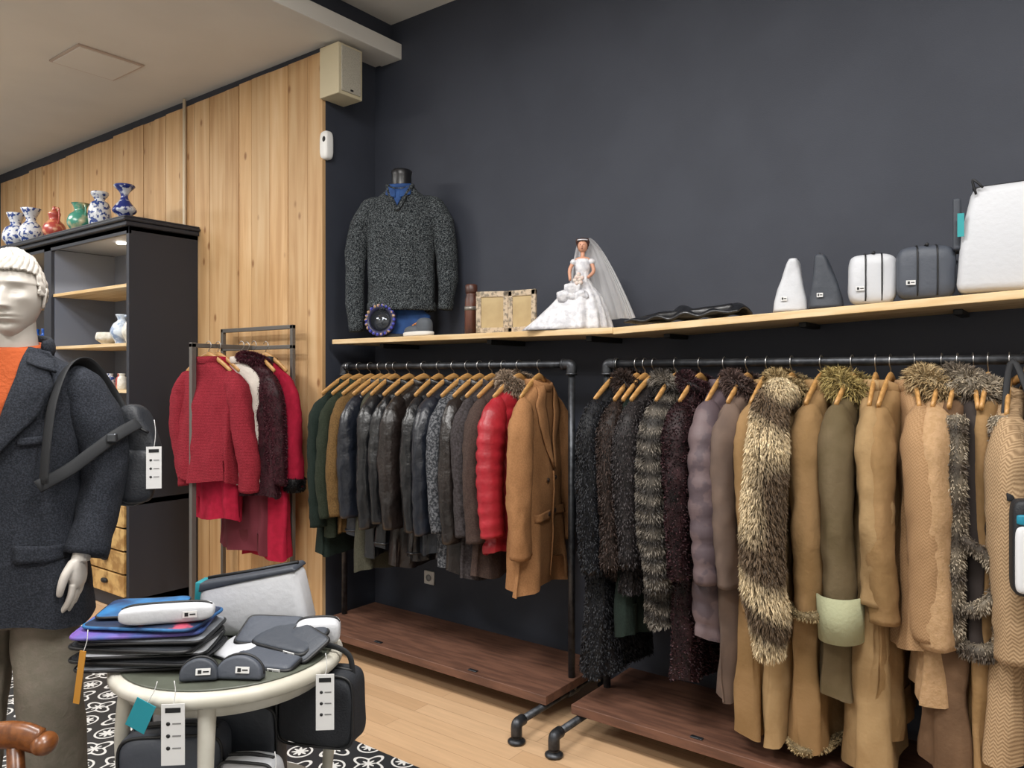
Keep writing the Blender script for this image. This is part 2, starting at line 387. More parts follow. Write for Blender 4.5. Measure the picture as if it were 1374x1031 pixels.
def sleeve(sgn,sh,SL,sr,yo=.02,out=.05,seed=0,wr=.03,quilt=0,wf=.8,bend=0):
    P=[(sgn*(sh-.075),0,-.095),(sgn*(sh-.03),yo*.2,-.125),(sgn*(sh+out*.35),yo*.5,-.22),(sgn*(sh+out*.85),yo,-.13-SL*.45),(sgn*(sh+out*.9+bend),yo*1.5,-.13-SL*.75),(sgn*(sh+out*.75+bend*1.3),yo*1.8,-.13-SL)]
    R=[.022,sr*.80,sr*1.06,sr,sr*.92,sr*.88]
    pts=cat(P,9); rad=list(np.interp(np.linspace(0,5,len(pts)),range(6),R))
    if quilt:
        rad=[r*(1+.16*abs(math.sin(PI*(-p[2])/quilt))**.6) for r,p in zip(rad,pts)]
    e=pts[-1]
    g=tube(pts,rad,26,1.14,wf,cap=False,wr=wr,seed=seed)
    if not quilt: g=crumple(crumple(g,.011,9,seed,.35),.0045,26,seed+3,.8)
    n=26; V,F=list(g[0]),list(g[1]); base=len(V)-n; c=Vector(e)
    k=len(V)
    for f,dz in ((.84,.001),(.75,.06)):
        for j in range(n):
            v=Vector(V[base+j]); w=c+(v-c)*f; V.append((w.x,w.y,w.z+dz))
    for j in range(n):
        F.append((base+j,base+(j+1)%n,k+(j+1)%n,k+j)); F.append((k+j,k+(j+1)%n,k+n+(j+1)%n,k+n+j))
    F.append(tuple(k+n+j for j in range(n)))
    return V,F
HP=.085
def hanger(e,rail=HP,mat=None,w=.2):
    pts=[];r=[]
    for i in range(21):
        t=-1+2*i/20; pts.append((t*w,.0,.030-.10*abs(t)**1.35)); r.append(.015-.004*abs(t))
    h=tube(pts,r,10,1.1,.62)
    mk('hanger_wood',h,mat or hangw,e)
    hk=[(0,0,.03),(0,0,rail-.028)]+[( .024*math.cos(a),0,rail+.024*math.sin(a)) for a in [math.radians(q) for q in range(-80,175,20)]]
    mk('hanger_hook',tube(hk,.0022,6),chrome,e)
cnt=[0]
def garment(name,x,mat,L=.9,y=RY,rz=-90,rail=RZ,sh=.205,hem=.23,th=.05,thh=.06,fold=.012,SL=.62,sr=.058,out=.05,yo=.015,furc=None,fn=15000,fl=.028,fw=.0022,quilt=0,collar='std',cmat=None,hang=True,droop=.55,jit=.35,wf=.8,extra=None,bend=0,cfur=None,drop=0,sleeves=True,cfl=.03,cr=.034,cj=.32):
    cnt[0]+=1; sd=cnt[0]
    e=grp(name,(x,y,rail-HP-drop),rz)
    g=G(L,sh,hem,th,thh,fold,sd,quilt)
    bg=g.geo(); sl=[]
    if sleeves: sl=[sleeve(s,sh,SL,sr,yo,out,sd*3+s,quilt=quilt,wf=wf,bend=bend*s) for s in (1,-1)]
    if furc:
        fur('fur_body',bg,e,fn,fl,furc,sd,fw,droop,jit)
        if sl: fur('fur_sleeves',J(*sl),e,int(fn*.6),fl,furc,sd+50,fw,droop,jit)
        mk('lining',g.inner(),blackm,e)
    else:
        mk('body',J(bg,g.inner()),mat,e); 
        if sl: mk('sleeves',J(*sl),mat,e)
    cm=cmat or mat
    if collar=='std':
        n=24; R=[(.074*math.cos(a),.052*math.sin(a),-.005-.022*max(0,math.sin(a))) for a in [2*PI*j/n for j in range(n)]]
        mk('collar',crumple(tube(R,.019,10,.55,1.25,closed=True,ref=(0,0,1)),.006,25,sd),cm,e)
    if collar=='fur':
        n=24; R=[(.085*math.cos(a),.062*math.sin(a),-.015-.03*math.sin(a)) for a in [2*PI*j/n for j in range(n)]]
        fur('fur_collar',tube(R,cr,10,closed=True,ref=(0,0,1)),e,6500,cfl,cfur,sd+9,.002,.3,cj)
    if hang: hanger(e,HP+drop)
    if extra: extra(e,g,cm)
    return e
def lapels(e,g,mat,side=1,vd=.42,w=.085,nk=.045):
    for s in (1,-1):
        A=[(s*.05,.012),(s*.045,.1),(s*.03,.22),(s*.004,vd)]
        B=[(s*.085,.02),(s*(nk+w),.10),(s*(nk+w*.8),.2),(s*.012,vd+.01)]
        mk('lapel',g.patch(A,B,.010,side),mat,e,solid=.006)
def buttons(e,g,mat,xs,ds,side=1,r=.011):
    geo=[]
    for x in xs:
        for d in ds:
            y=g.y_at(x,d,side)+side*.008
            geo.append(xf(lathe([(r,-.003),(r,.002),(r*.8,.004)],14),(x,y,-d),(-90*side,0,0)))
    mk('buttons',J(*geo),mat,e)
def flap(e,g,mat,x,d,w=.07,h=.045,side=1):
    mk('pocket_flap',g.patch([(x-w,d),(x-w,d+h)],[(x+w,d+.01),(x+w,d+h)],.006,side,4,8),mat,e,solid=.005)
def placket(e,g,mat,x,d0,d1,side=1):
    pts=[(x,g.y_at(x,d0+(d1-d0)*i/16,side)+side*.003,-(d0+(d1-d0)*i/16)) for i in range(17)]
    mk('front_edge',tube(pts,.004,8),mat,e)
def jkt_x(e,g,m):
    placket(e,g,chrome,0,.06,g.L-.02,1)
    mk('hem_band',tube([(g.pos(a,g.L-.03)[0]*1.01,g.pos(a,g.L-.03)[1]*1.03,-g.L+.03) for a in [2*PI*j/36 for j in range(36)]],.006,6,closed=True,ref=(0,0,1)),m,e)
btn=M('button_dark','#3a2a22',.4)
lblk=M('leather_black','#0f1013',.32,col2='#15161a',ns=8,bump=.45,bs=22,bd=.02,coat=.25)
lbl2=M('leather_navy','#131720',.34,col2='#191d27',ns=8,bump=.45,bs=20,bd=.02,coat=.2)
lbr=M('leather_espresso','#221b19',.34,col2='#191413',ns=6,bump=.45,bs=24,bd=.02,coat=.2)
def wool(n,a,b,ns=140,**k): return M(n,a,.9,col2=b,ns=ns,bump=.3,bs=260,spec=.2,**k)
wgr=wool('wool_forest','#18211d','#1d2823'); wgr2=wool('loden_green','#23291f','#2b3126'); must=wool('corduroy_ochre','#6a5130','#594327')
wnav=wool('wool_navy','#191c25','#21252d'); plaid=wool('tweed_grey','#303236','#66676b',ns=90,lo=.45,hi=.6); wbr=wool('wool_brown','#3d312d','#483a35'); 
wtb=wool('tweed_charcoal','#312c2c','#423d3f',ns=90); camel=wool('wool_camel','#8f6643','#9a6f4a'); olv=wool('olive_cloth','#3c3b31','#47463b')
redp=M('puffer_red','#a3222e',.42,col2='#931d28',ns=14,bump=.35,bs=30)
garment('wool_coat',-3.49,wgr,.98,SL=.68,rz=-87); garment('loden_coat',-3.395,wgr2,.86,SL=.62); garment('corduroy_jacket',-3.30,must,.84,SL=.6,rz=-92)
garment('leather_jacket',-3.22,lbl2,.84,SL=.6,extra=jkt_x); garment('olive_parka',-3.15,olv,1.02,SL=.5,sleeves=False)
garment('leather_jacket',-3.10,lblk,.93,SL=.64,rz=-84,sr=.064); garment('leather_jacket',-2.99,lblk,.88,SL=.6,extra=jkt_x,rz=-88); garment('leather_coat',-2.88,lbr,.96,SL=.62,rz=-93,sr=.064)
garment('leather_jacket',-2.77,lblk,.90,SL=.62,rz=-85,sr=.064,extra=jkt_x); garment('leather_jacket',-2.665,lbl2,.86,SL=.62,sr=.062)
garment('tweed_coat',-2.57,plaid,.9,SL=.6); garment('leather_coat',-2.49,lbr,.93,SL=.64,rz=-90); garment('wool_coat',-2.41,wtb,.95,SL=.6); garment('brown_coat',-2.335,wbr,.93,SL=.62,rz=-90)
garment('puffer_jacket',-2.24,redp,.80,SL=.58,sr=.062,quilt=.062,th=.055,collar='fur',cfur=fc('#8d7b6a',.3),rz=-90)
def camel_x(e,g,m):
    lapels(e,g,m,1,.40,.09); flap(e,g,m,.10,.60,.065); flap(e,g,m,-.12,.60,.06); buttons(e,g,btn,[.05,-.06],[.46,.62]); placket(e,g,m,.0,.42,.92)
    mk('neck_label',boxg((-.028,-.045,-.045),(.028,-.041,-.012)),blackm,e,smooth=False)
    box('label_print',(-.012,-.041,-.03),(.012,-.0405,-.024),M('label_thread','#cccccc',.7),e,0)
garment('camel_overcoat',-2.12,camel,.96,SL=.66,sr=.066,hem=.27,th=.05,thh=.065,fold=.02,rz=-80,out=.055,extra=camel_x)

# right pipe rack
def stripes(freq,ph=0,e=1.0,wob=.5): 
    return lambda p: np.clip(.5+.5*np.sin(p[:,2]*freq+ph+wob*np.sin(p[:,0]*20)+wob*np.sin(p[:,1]*31)),0,1)**e
blkf=fc('#151519',.3,'#232429'); brf=fc('#3c2e28',.3,'#2a201d'); dgf=fc('#3a3434',.3,'#262224')
chin=fc('#332f2d',.2,'#7d756b',stripes(95,0,1.3)); curly=fc('#24151a',.4,'#3f2528')
coy=fc('#5f4e3d',.3,'#c9b592',lambda p: np.clip(.35+.65*np.sin(p[:,2]*17+2.2*np.sin(p[:,0]*14+p[:,2]*9)),0,1)**.8)
blond=fc('#b8a27b',.2,'#97805d'); straw=fc('#ad9b64',.25,'#8f7b4c'); brc=fc('#5a4843',.25,'#43342f'); greyf=fc('#5b5148',.25,'#a99c88',stripes(55,1))
mauve=M('camo_mauve','#625254',.6,col2='#504348',ns=9,lo=.48,hi=.52,bump=.2,bs=40); taupe=M('suede_taupe','#5b4b42',.9,col2='#67554a',ns=9,bump=.2)
tan=M('suede_tan','#937551',.9,col2='#846845',ns=6,bump=.25,bs=60,spec=.15); sand=M('suede_sand','#9f845f',.9,col2='#8e7350',ns=6,bump=.25,bs=60,spec=.15)
dtan=M('suede_cocoa','#5e4836',.9,col2='#6b533f',ns=8,bump=.25,bs=60,spec=.15)
olive=M('olive_coat','#615239',.85,col2='#56482d',ns=7,bump=.25,bs=50); choc=M('suede_chocolate','#2f2724',.9,bump=.2)
beige=M('wool_beige','#ab8a66',.9,col2='#a0805b',ns=60,bump=.3,bs=150)
def herring(nm,ca,cb,fq=420,pw=.02):
    m=M(nm,'#b8946a',.9,bump=.2,bs=200); nt=m.node_tree; b=nt.nodes['Principled BSDF']
    tc=nt.nodes.new('ShaderNodeTexCoord'); sp=nt.nodes.new('ShaderNodeSeparateXYZ'); nt.links.new(tc.outputs['Object'],sp.inputs[0])
    MA=nmath(nt)
    h=MA('ADD',sp.outputs[0],sp.outputs[1]); zz=MA('PINGPONG',h,pw)
    s=MA('SINE',MA('MULTIPLY',MA('ADD',sp.outputs[2],zz),fq)); t=MA('MULTIPLY_ADD',s,.5,.5)
    mx=nt.nodes.new('ShaderNodeMix'); mx.data_type='RGBA'; nt.links.new(t,mx.inputs[0]); mx.inputs[6].default_value=hx(ca); mx.inputs[7].default_value=hx(cb)
    nt.links.new(mx.outputs[2],b.inputs['Base Color']); return m
hb=herring('herringbone','#846a4d','#ae9270',520,.014); camh=herring('camel_twill','#8c6b48','#9e7d5a',560,.010)
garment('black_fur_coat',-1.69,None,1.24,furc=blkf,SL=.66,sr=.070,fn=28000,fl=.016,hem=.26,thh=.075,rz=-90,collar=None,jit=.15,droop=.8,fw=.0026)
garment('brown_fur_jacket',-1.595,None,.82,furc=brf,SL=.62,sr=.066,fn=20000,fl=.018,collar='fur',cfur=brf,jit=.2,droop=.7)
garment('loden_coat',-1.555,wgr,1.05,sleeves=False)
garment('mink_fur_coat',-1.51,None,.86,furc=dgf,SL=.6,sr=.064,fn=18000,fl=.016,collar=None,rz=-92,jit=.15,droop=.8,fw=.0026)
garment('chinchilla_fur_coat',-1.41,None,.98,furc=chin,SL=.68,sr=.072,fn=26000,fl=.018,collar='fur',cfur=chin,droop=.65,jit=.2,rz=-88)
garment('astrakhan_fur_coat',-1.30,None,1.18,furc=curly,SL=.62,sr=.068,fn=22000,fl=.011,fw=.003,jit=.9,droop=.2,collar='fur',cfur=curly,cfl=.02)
garment('quilted_coat',-1.195,mauve,.98,SL=.62,sr=.070,quilt=.085,th=.058,rz=-88)
garment('suede_coat',-1.10,taupe,1.2,SL=.62,collar='fur',cfur=brc,rz=-91,sr=.066)
garment('tan_coat',-1.02,tan,1.3,SL=.7,sr=.066,hem=.25,thh=.078,rz=-88)
garment('shearling_coat',-.925,sand,1.3,SL=.66,collar='fur',cfur=fc('#b0996f',.2,'#83704f'),hem=.26,rz=-90)
def trim(e,g,m):
    fur('shearling_cuff',tube([(.246+.072*math.cos(a),.028+.056*math.sin(a),-.795) for a in [2*PI*j/24 for j in range(24)]],.014,8,closed=True,ref=(0,0,1)),e,1500,.011,fc('#a8946f',.15),3,.002,.3,.4)
    fur('shearling_hem',tube([(.255*math.cos(a),.082*math.sin(a),-1.29) for a in [2*PI*j/40 for j in range(40)]],.014,8,closed=True,ref=(0,0,1)),e,3000,.011,fc('#a8946f',.15),4,.002,.3,.4)
garment('shearling_coat',-.815,tan,1.3,SL=.67,sr=.072,hem=.26,thh=.08,rz=-90,extra=trim)
def olv_x(e,g,m):
    mk('cuff_lining',crumple(tube([(.245,.027,-.715),(.242,.029,-.87)],[.082,.078],26,1.1,.9,cap=False),.003,20),M('cuff_lining','#9fa080',.85,bump=.3,bs=80),e,solid=.006)
garment('olive_coat',-.705,olive,1.08,SL=.70,sr=.070,hem=.26,thh=.078,rz=-92,collar='fur',cfur=straw,cfl=.045,cr=.03,extra=olv_x,cj=.5)
garment('suede_coat',-.625,sand,1.32,SL=.6,hem=.26,rz=-84,thh=.09,sr=.066)
garment('tan_coat',-.575,tan,1.2,SL=.66,rz=-90,sr=.06)
garment('camel_twill_jacket',-.50,camh,.86,SL=.68,sr=.078,hem=.28,th=.065,thh=.095,fold=.018,rz=-76,out=.06)
garment('camel_coat',-.412,beige,1.02,SL=.70,sr=.074,hem=.26,thh=.08,rz=-90,collar='fur',cfur=blond,cr=.045,cfl=.035)
garment('cocoa_coat',-.365,dtan,1.22,sleeves=False,hem=.26,thh=.09)
def vest_x(e,g,m):
    a=[]
    for s in (1,-1):
        pts=[(s*.03,g.y_at(s*.03,.02)+.02,-.02),(s*.05,g.y_at(s*.05,.2)+.02,-.2),(s*.03,g.y_at(.03,.45)+.02,-.45),(s*.05,g.y_at(.05,.62)+.02,-.62),(s*.03,g.y_at(.03,.8)+.02,-.8)]
        a.append(tube(pts,.026,10,smooth=5))
    a.append(tube([(.20,-.06,-.10),(.25,-.065,-.3),(.235,-.06,-.45),(.25,-.07,-.6),(.24,-.07,-.82)],.028,10,smooth=5))
    a.append(tube([(.20,.06,-.10),(.25,.065,-.3),(.24,.06,-.45),(.25,.07,-.6),(.24,.07,-.82)],.028,10,smooth=5))
    a.append(tube([(.25,-.05,-.48),(.26,.03,-.54),(.258,.05,-.62),(.262,.0,-.69),(.25,-.05,-.70)],.018,10,smooth=5))
    a.append(tube([(.25*math.cos(t),.085*math.sin(t),-.83) for t in [2*PI*j/40 for j in range(40)]],.026,10,closed=True,ref=(0,0,1)))
    fur('fur_trim',J(*a),e,22000,.014,greyf,8,.002,.5,.25)
garment('fur_trimmed_vest',-.32,choc,.84,sleeves=False,sh=.2,hem=.245,thh=.08,th=.07,rz=-80,collar='fur',cfur=greyf,cr=.05,cfl=.03,extra=vest_x)
garment('cocoa_coat',-.275,tan,1.25,sleeves=False,hem=.24,thh=.06)
garment('herringbone_coat',-.215,hb,1.14,SL=.68,sr=.074,hem=.26,thh=.078,rz=-88,collar='std',drop=.02)
garment('black_jacket',-.11,wnav,.8,SL=.5,rz=-90,collar='std')
garment('blue_coat',.02,wnav,.9,SL=.55,rz=-90)
e=grp('coyote_fur_stole',(-.90,2.70,1.50))
st=tube([(0,.22,-.02),(0,.10,-.01),(.0,.0,-.07),(.01,-.06,-.22),(0,-.075,-.45),(0,-.07,-.66),(.02,-.065,-.78),(.02,-.06,-.90)],[.04,.055,.068,.082,.084,.084,.078,.05],18,1,.7,smooth=6,ref=(0,1,0))
fur('stole_fur',st,e,34000,.028,coy,77,.0022,.7,.2)

# messenger bag hanging at the right end
e=grp('messenger_bag',(-.125,2.70,1.05),15)
mk('body',sell((0,0,0),(.065,.04,.14),.25,.35),M('bag_black','#1a1d22',.6,bump=.2,bs=200),e)
mk('panel',sell((-.005,-.012,-.03),(.056,.034,.10),.25,.35),M('bag_white','#cfd0d3',.5),e)
mk('teal_band',sell((.0,-.016,.085),(.058,.030,.016),.3,.35),M('teal','#137a94',.5),e)
mk('red_print',sell((.02,-.047,-.10),(.025,.004,.014)),M('print_red','#c5432f',.5),e)
mk('strap',tube([(-.06,.02,.13),(-.05,.16,.35),(0,.30,.55),(.04,.16,.35),(.06,.02,.13)],.010,8,1,.25,smooth=6),M('strap_black','#15161a',.7),e)
for i,(hxx,rz) in enumerate(((-.175,-60),(-.145,-70))):
    e=grp('wooden_hanger',(hxx,RY,RZ-HP),rz); hanger(e,HP,w=.22)

# ---------------------------------------------------------------- grey clothes stand w/ red clothes
e=grp('garment_stand')
fr=[boxg((-4.58,2.885,0.005),(-4.555,2.91,1.86)),boxg((-3.85,2.885,.005),(-3.825,2.91,1.86)),boxg((-4.58,2.885,1.835),(-3.825,2.91,1.86)),
    boxg((-4.265,2.48,.005),(-4.235,2.51,1.75)),boxg((-4.265,2.48,1.72),(-4.235,2.91,1.745)),boxg((-4.58,2.885,1.715),(-3.825,2.91,1.74)),boxg((-4.265,2.48,.005),(-4.235,2.91,.03))]
mk('frame',J(*fr),greymetal,e,smooth=False,bevel=.003)
def knitm(n,a,b):
    m=M(n,a,.95,spec=.1); nt=m.node_tree; bs=nt.nodes['Principled BSDF']; tc=nt.nodes.new('ShaderNodeTexCoord')
    w=nt.nodes.new('ShaderNodeTexWave'); w.bands_direction='Z'; w.inputs['Scale'].default_value=38; w.inputs['Distortion'].default_value=5; w.inputs['Detail Scale'].default_value=5
    nt.links.new(tc.outputs['Object'],w.inputs['Vector']); mx=nt.nodes.new('ShaderNodeMix'); mx.data_type='RGBA'; nt.links.new(w.outputs['Fac'],mx.inputs[0]); mx.inputs[6].default_value=hx(b); mx.inputs[7].default_value=hx(a)
    nt.links.new(mx.outputs[2],bs.inputs['Base Color']); bp=nt.nodes.new('ShaderNodeBump'); bp.inputs['Strength'].default_value=.5; bp.inputs['Distance'].default_value=.004
    nt.links.new(w.outputs['Fac'],bp.inputs['Height']); nt.links.new(bp.outputs[0],bs.inputs['Normal']); return m
redk=knitm('knit_red','#97303c','#702028'); marf=fc('#4f1f2a',.25,'#3a1720'); redc=M('wool_red','#a01a35',.9,col2='#94172f',ns=30,bump=.2,bs=200,spec=.2)
crm=M('knit_cream','#c2b9b0',.9,bump=.4,bs=90)
R2=1.735
garment('red_sweater',-4.205,redk,.72,y=2.57,rz=6,rail=R2,sh=.225,hem=.24,th=.07,thh=.08,fold=.018,SL=.64,sr=.066,out=.075,wf=.85,bend=.03)
garment('red_blouse',-4.20,redc,.95,y=2.63,rz=4,rail=R2,SL=.55,hem=.2,sleeves=False)
garment('cream_knit',-4.05,crm,.74,y=2.69,rz=2,rail=R2,SL=.5,sh=.2,sleeves=False)
garment('maroon_fur_jacket',-3.97,None,.80,y=2.72,rz=0,rail=R2,furc=marf,fn=14000,fl=.010,SL=.6,sr=.06,collar='fur',cfur=marf,sh=.17,out=.03,cfl=.018,cr=.028)
garment('maroon_dress',-4.10,M('velvet_maroon','#5c1624',.85),1.15,y=2.76,rz=0,rail=R2,SL=.6,hem=.25,sleeves=False)
def rc(e,g,m):
    fur('fur_cuff',tube([(.235,.03,-.70),(.232,.03,-.77)],[.062,.058],14),e,1800,.014,fc('#171416',.2),4,.002,.3,.4)
garment('red_coat',-3.98,redc,1.18,y=2.81,rz=0,rail=R2,SL=.62,sr=.060,hem=.22,sh=.19,extra=rc,collar='std',cmat=blackm)

# ---------------------------------------------------------------- cabinet
e=grp('display_cabinet')
X1=-5.0; X0=-8.3; YF=2.49; YB=2.975; ZT=2.53
P=[boxg((X1-.035,YF,0.005),(X1,YB,ZT)),boxg((X0,YF,.005),(X0+.035,YB,ZT)),boxg((X0,YF,ZT-.03),(X1,YB,ZT)),boxg((X0,YF+.01,.005),(X1,YB,.09)),
   boxg((X0,YF,ZT-.05),(X1,YF+.02,ZT)),boxg((-6.28,YF,.005),(-6.16,YB,ZT)),boxg((X0,YF,.70),(X1,YB,.74)),boxg((-5.58,YF,.05),(-5.54,YB,.72))]
mk('carcass',J(*P),cabm,e,smooth=False,bevel=.003)
P=[boxg((X0-.02,YF-.03,ZT),(X1+.02,YB,ZT+.03)),boxg((X0-.05,YF-.05,ZT+.03),(X1+.035,YB,ZT+.05)),boxg((X0-.035,YF-.04,ZT+.05),(X1+.025,YB,ZT+.065))]
mk('cornice',J(*P),cabm,e,smooth=False,bevel=.008)
box('back_panel',(X0+.03,YB-.02,.7),(X1-.03,YB-.005,ZT-.03),cabin,e,0)
box('inner_side_lining',(X1-.042,YF+.025,.75),(X1-.036,YB-.02,ZT-.04),cabin,e,0); box('inner_side_lining',(-6.16,YF+.025,.75),(-6.154,YB-.02,ZT-.04),cabin,e,0); box('inner_top_lining',(-6.15,YF+.025,ZT-.036),(X1-.045,YB-.02,ZT-.031),cabin,e,0)
for (a,b) in ((-6.16,X1-.035),(X0+.035,-6.28)):
    for z in (2.16,1.77,1.46,1.1): box('shelf_board',(a,YF+.015,z-.022),(b,YB-.02,z),pineb,e,.002)
hd=[]
for cx0,cx1 in ((-5.53,-5.045),(-6.15,-5.59)):
    for i in range(4):
        z=.10+i*.152; box('drawer_front',(cx0,YF-.012,z),(cx1,YF+.01,z+.14),drawm,e,.004)
        cx=(cx0+cx1)/2; hd.append(xf(sell((0,0,0),(.035,.014,.016),.7,.7),(cx,YF-.022,z+.08)))
mk('drawer_handles',J(*hd),blackm,e)
lampm=M('led_disc','#ffffff',.5,emit='#fff1dc',es=14)
for xx in (-5.45,-7.2):
    mk('led_puck',lathe([(.03,-.012),(.03,0)],20,(xx,2.66,ZT-.037)),lampm,e)
    l=bpy.data.lights.new('cabinet_led','SPOT'); l.energy=22; l.spot_size=2.6; l.shadow_soft_size=.03; l.color=(1,.93,.82); lo=link(bpy.data.objects.new('cabinet_led',l)); lo.location=(xx,2.66,ZT-.06); lo.parent=e
blw=M('delft_blue','#c9ccd1',.25,col2='#2b427f',ns=34,lo=.5,hi=.56,coat=.2); blw2=M('cobalt_vase','#c5cad3',.25,col2='#1d2d74',ns=20,lo=.42,hi=.48,coat=.2)
grn=M('green_glaze','#3f8a76',.25,col2='#b9b08a',ns=10,lo=.5,hi=.62,coat=.4); rdg=M('red_glaze','#a5433b',.3,col2='#c98a66',ns=22,lo=.5,hi=.6,coat=.3); wcer=M('white_ceramic','#dedbd3',.3,col2='#c5c0b2',ns=30)
def vase(name,x,y,z,prof,mat,handle=0,s=1.0):
    e=grp(name,(x,y,z)); P=cat([(r*s,0,h*s) for r,h in prof],5); 
    mk('body',lathe([(p[0],p[2]) for p in P],28),mat,e)
    if handle:
        top=prof[-1][1]*s; mk('handle',tube([(.03*s,0,top*.95),(.085*s,0,top*.9),(.09*s,0,top*.6),(.055*s,0,top*.35)],.008*s,8,smooth=5),mat,e)
        if handle>1: mk('spout',tube([(-.05*s,0,top*.45),(-.085*s,0,top*.7),(-.1*s,0,top*.9)],[.014*s,.01*s,.008*s],8,smooth=5),mat,e)
zc=ZT+.065
vase('blue_vase',-5.28,2.6,zc,[(.075,0),(.07,.02),(.04,.05),(.085,.09),(.08,.12),(.03,.19),(.035,.24),(.075,.285),(.07,.30)],blw2,s=.88)
vase('delft_vase',-5.68,2.62,zc,[(.06,0),(.07,.02),(.08,.12),(.065,.2),(.035,.23),(.06,.27),(.06,.29)],blw,s=.95)
vase('green_pitcher',-5.98,2.62,zc,[(.05,0),(.055,.02),(.1,.09),(.085,.16),(.045,.2),(.06,.25),(.07,.26)],grn,1,s=.9)
vase('red_teapot',-6.42,2.62,zc,[(.05,0),(.05,.02),(.09,.08),(.08,.14),(.04,.19),(.05,.24),(.02,.27),(.015,.3)],rdg,2,s=.9)
vase('patterned_vase',-6.85,2.62,zc,[(.06,0),(.05,.02),(.095,.1),(.07,.17),(.035,.22),(.075,.31)],blw,s=1.0)
vase('patterned_vase',-7.15,2.62,zc,[(.06,0),(.05,.02),(.1,.1),(.08,.18),(.04,.22),(.07,.31)],blw,s=1.0)
vase('sugar_bowl',-5.50,2.60,1.77,[(.05,0),(.05,.01),(.085,.04),(.08,.08),(.075,.085)],wcer,s=1.0)
vase('ceramic_jug',-5.27,2.58,1.77,[(.045,0),(.05,.02),(.08,.08),(.06,.14),(.03,.17),(.045,.21)],M('pale_blue_glaze','#c9d2dc',.3,col2='#7f93b3',ns=20,lo=.5,hi=.6),1,s=.95)
vase('white_jug',-5.12,2.58,1.77,[(.045,0),(.05,.02),(.075,.08),(.055,.14),(.03,.17),(.04,.22)],wcer,1,s=.95)
for i in range(6): vase('spice_jar',-5.10-.085*i,2.58+.03*(i%2),1.46,[(.03,0),(.034,.01),(.034,.08),(.02,.1),(.024,.12)],random.choice([wcer,blw,rdg]),s=.9)
for i in range(6): vase('blue_bottle',-6.45-.12*i,2.65,1.77,[(.03,0),(.035,.01),(.035,.09),(.015,.12),(.018,.16)],M('blue_glass','#1f4fa0',.2),s=1.0)
for i in range(4): vase('teacup',-6.5-.2*i,2.65,2.16,[(.02,0),(.035,.02),(.045,.07)],wcer)

# ---------------------------------------------------------------- bust with sweater on shelf
knit=M('knit_melange','#1c1f22',.95,col2='#777d80',ns=170,lo=.44,hi=.76,bump=.7,bs=150,detail=3,spec=.1)
shirt=M('denim_shirt','#173a6e',.8,col2='#1f477f',ns=20)
e=grp('torso_mannequin',(-3.19,3.17,2.65),30)
g=G(.71,.205,.19,.11,.11,.008,91,neck=.075,torso=True)
g.W=[.075,.087,.115,.155,.188,.210,.207,.195,.195]; g.T=[.055,.062,.07,.078,.086,.095,.112,.10,.108]
mk('sweater_body',J(g.geo(48,30),g.inner(48)),knit,e)
sl=[]
for s in (1,-1):
    sl.append(crumple(tube([(s*.13,0,-.085),(s*.185,0,-.125),(s*.235,0,-.22),(s*.262,-.005,-.36),(s*.275,-.015,-.52),(s*.272,-.03,-.68 if s<0 else -.62),(s*.262,-.035,-.84 if s<0 else -.72)],[.035,.062,.070,.064,.057,.05,.043],22,1,1,smooth=6,wr=.03,seed=s+3),.008,12,s+2))
mk('sweater_sleeves',J(*sl),knit,e)
mk('neck',lathe([(.066,-.06),(.058,0),(.056,.06),(.062,.085),(.05,.095),(.0,.10)],28,(0,0,0)),M('mannequin_black','#17171a',.35),e)
for s in (1,-1):
    mk('shirt_collar',g.patch([(s*.012,.04),(s*.012,.085)],[(s*.075,.005),(s*.072,.065)],.010,-1,6,6),shirt,e,solid=.005)
mk('shirt_front',g.patch([(-.05,.03),(0,.13)],[(.05,.03),(.001,.13)],.004,-1,8,6),shirt,e,solid=.003)
mk('collar_band',tube([(.070*math.cos(a),.060*math.sin(a),.0+.012*math.sin(a)) for a in [2*PI*j/24 for j in range(24)]],.012,8,.5,1.2,closed=True,ref=(0,0,1)),shirt,e)
vn=[(-.075,.0),(-.05,.06),(0,.155),(.05,.06),(.075,.0)]
mk('neck_rib',tube([(x,g.y_at(x,max(d,.01),-1)-.006,-d) for x,d,_ in cat([(a,b,0) for a,b in vn],5)],.012,8),knit,e)
mk('shirt_tail',xf(G(.18,.18,.18,.10,.105,.006,4,neck=.165,torso=False).geo(40,6),(0,0,-.67)),shirt,e)
mk('sweater_rib',tube([(.196*math.cos(a),.112*math.sin(a),-.70) for a in [2*PI*j/36 for j in range(36)]],.02,8,.5,1.3,closed=True,ref=(0,0,1)),knit,e)
mk('bust_base',lathe([(.12,-.882),(.12,-.862),(.03,-.855),(.03,-.7)],28),blackm,e)

e=grp('beaded_mirror',(-3.22,3.035,ZS+.1),25,rx=-6)
mk('glass',xf(lathe([(.062,-.004),(.062,.004)],32),(0,0,0),(90,0,0)),M('mirror_glass','#565a60',.1,.8),e)
mk('frame',tube([(.077*math.cos(a),.0,.077*math.sin(a)) for a in [2*PI*j/40 for j in range(40)]],.016,10,closed=True),M('frame_navy','#23243f',.4),e)
mk('beads',J(*[sell((.084*math.cos(a),-.014,.084*math.sin(a)),(.010,.008,.010),nu=10,nv=6) for a in [2*PI*j/22 for j in range(22)]]),M('bead_mix','#3a3f9a',.2,col2='#a88a6a',ns=25,lo=.5,hi=.55),e)
e=grp('sneaker',(-2.95,3.06,ZS),-10)
mk('sole',sell((0,0,.014),(.12,.042,.014),.4,.7),white_p,e)
mk('upper',J(sell((-.03,0,.03),(.085,.036,.032),.8,.8),sell((.055,0,.05),(.055,.034,.05),.7,.8)),M('sneaker_grey','#4b5057',.7),e)
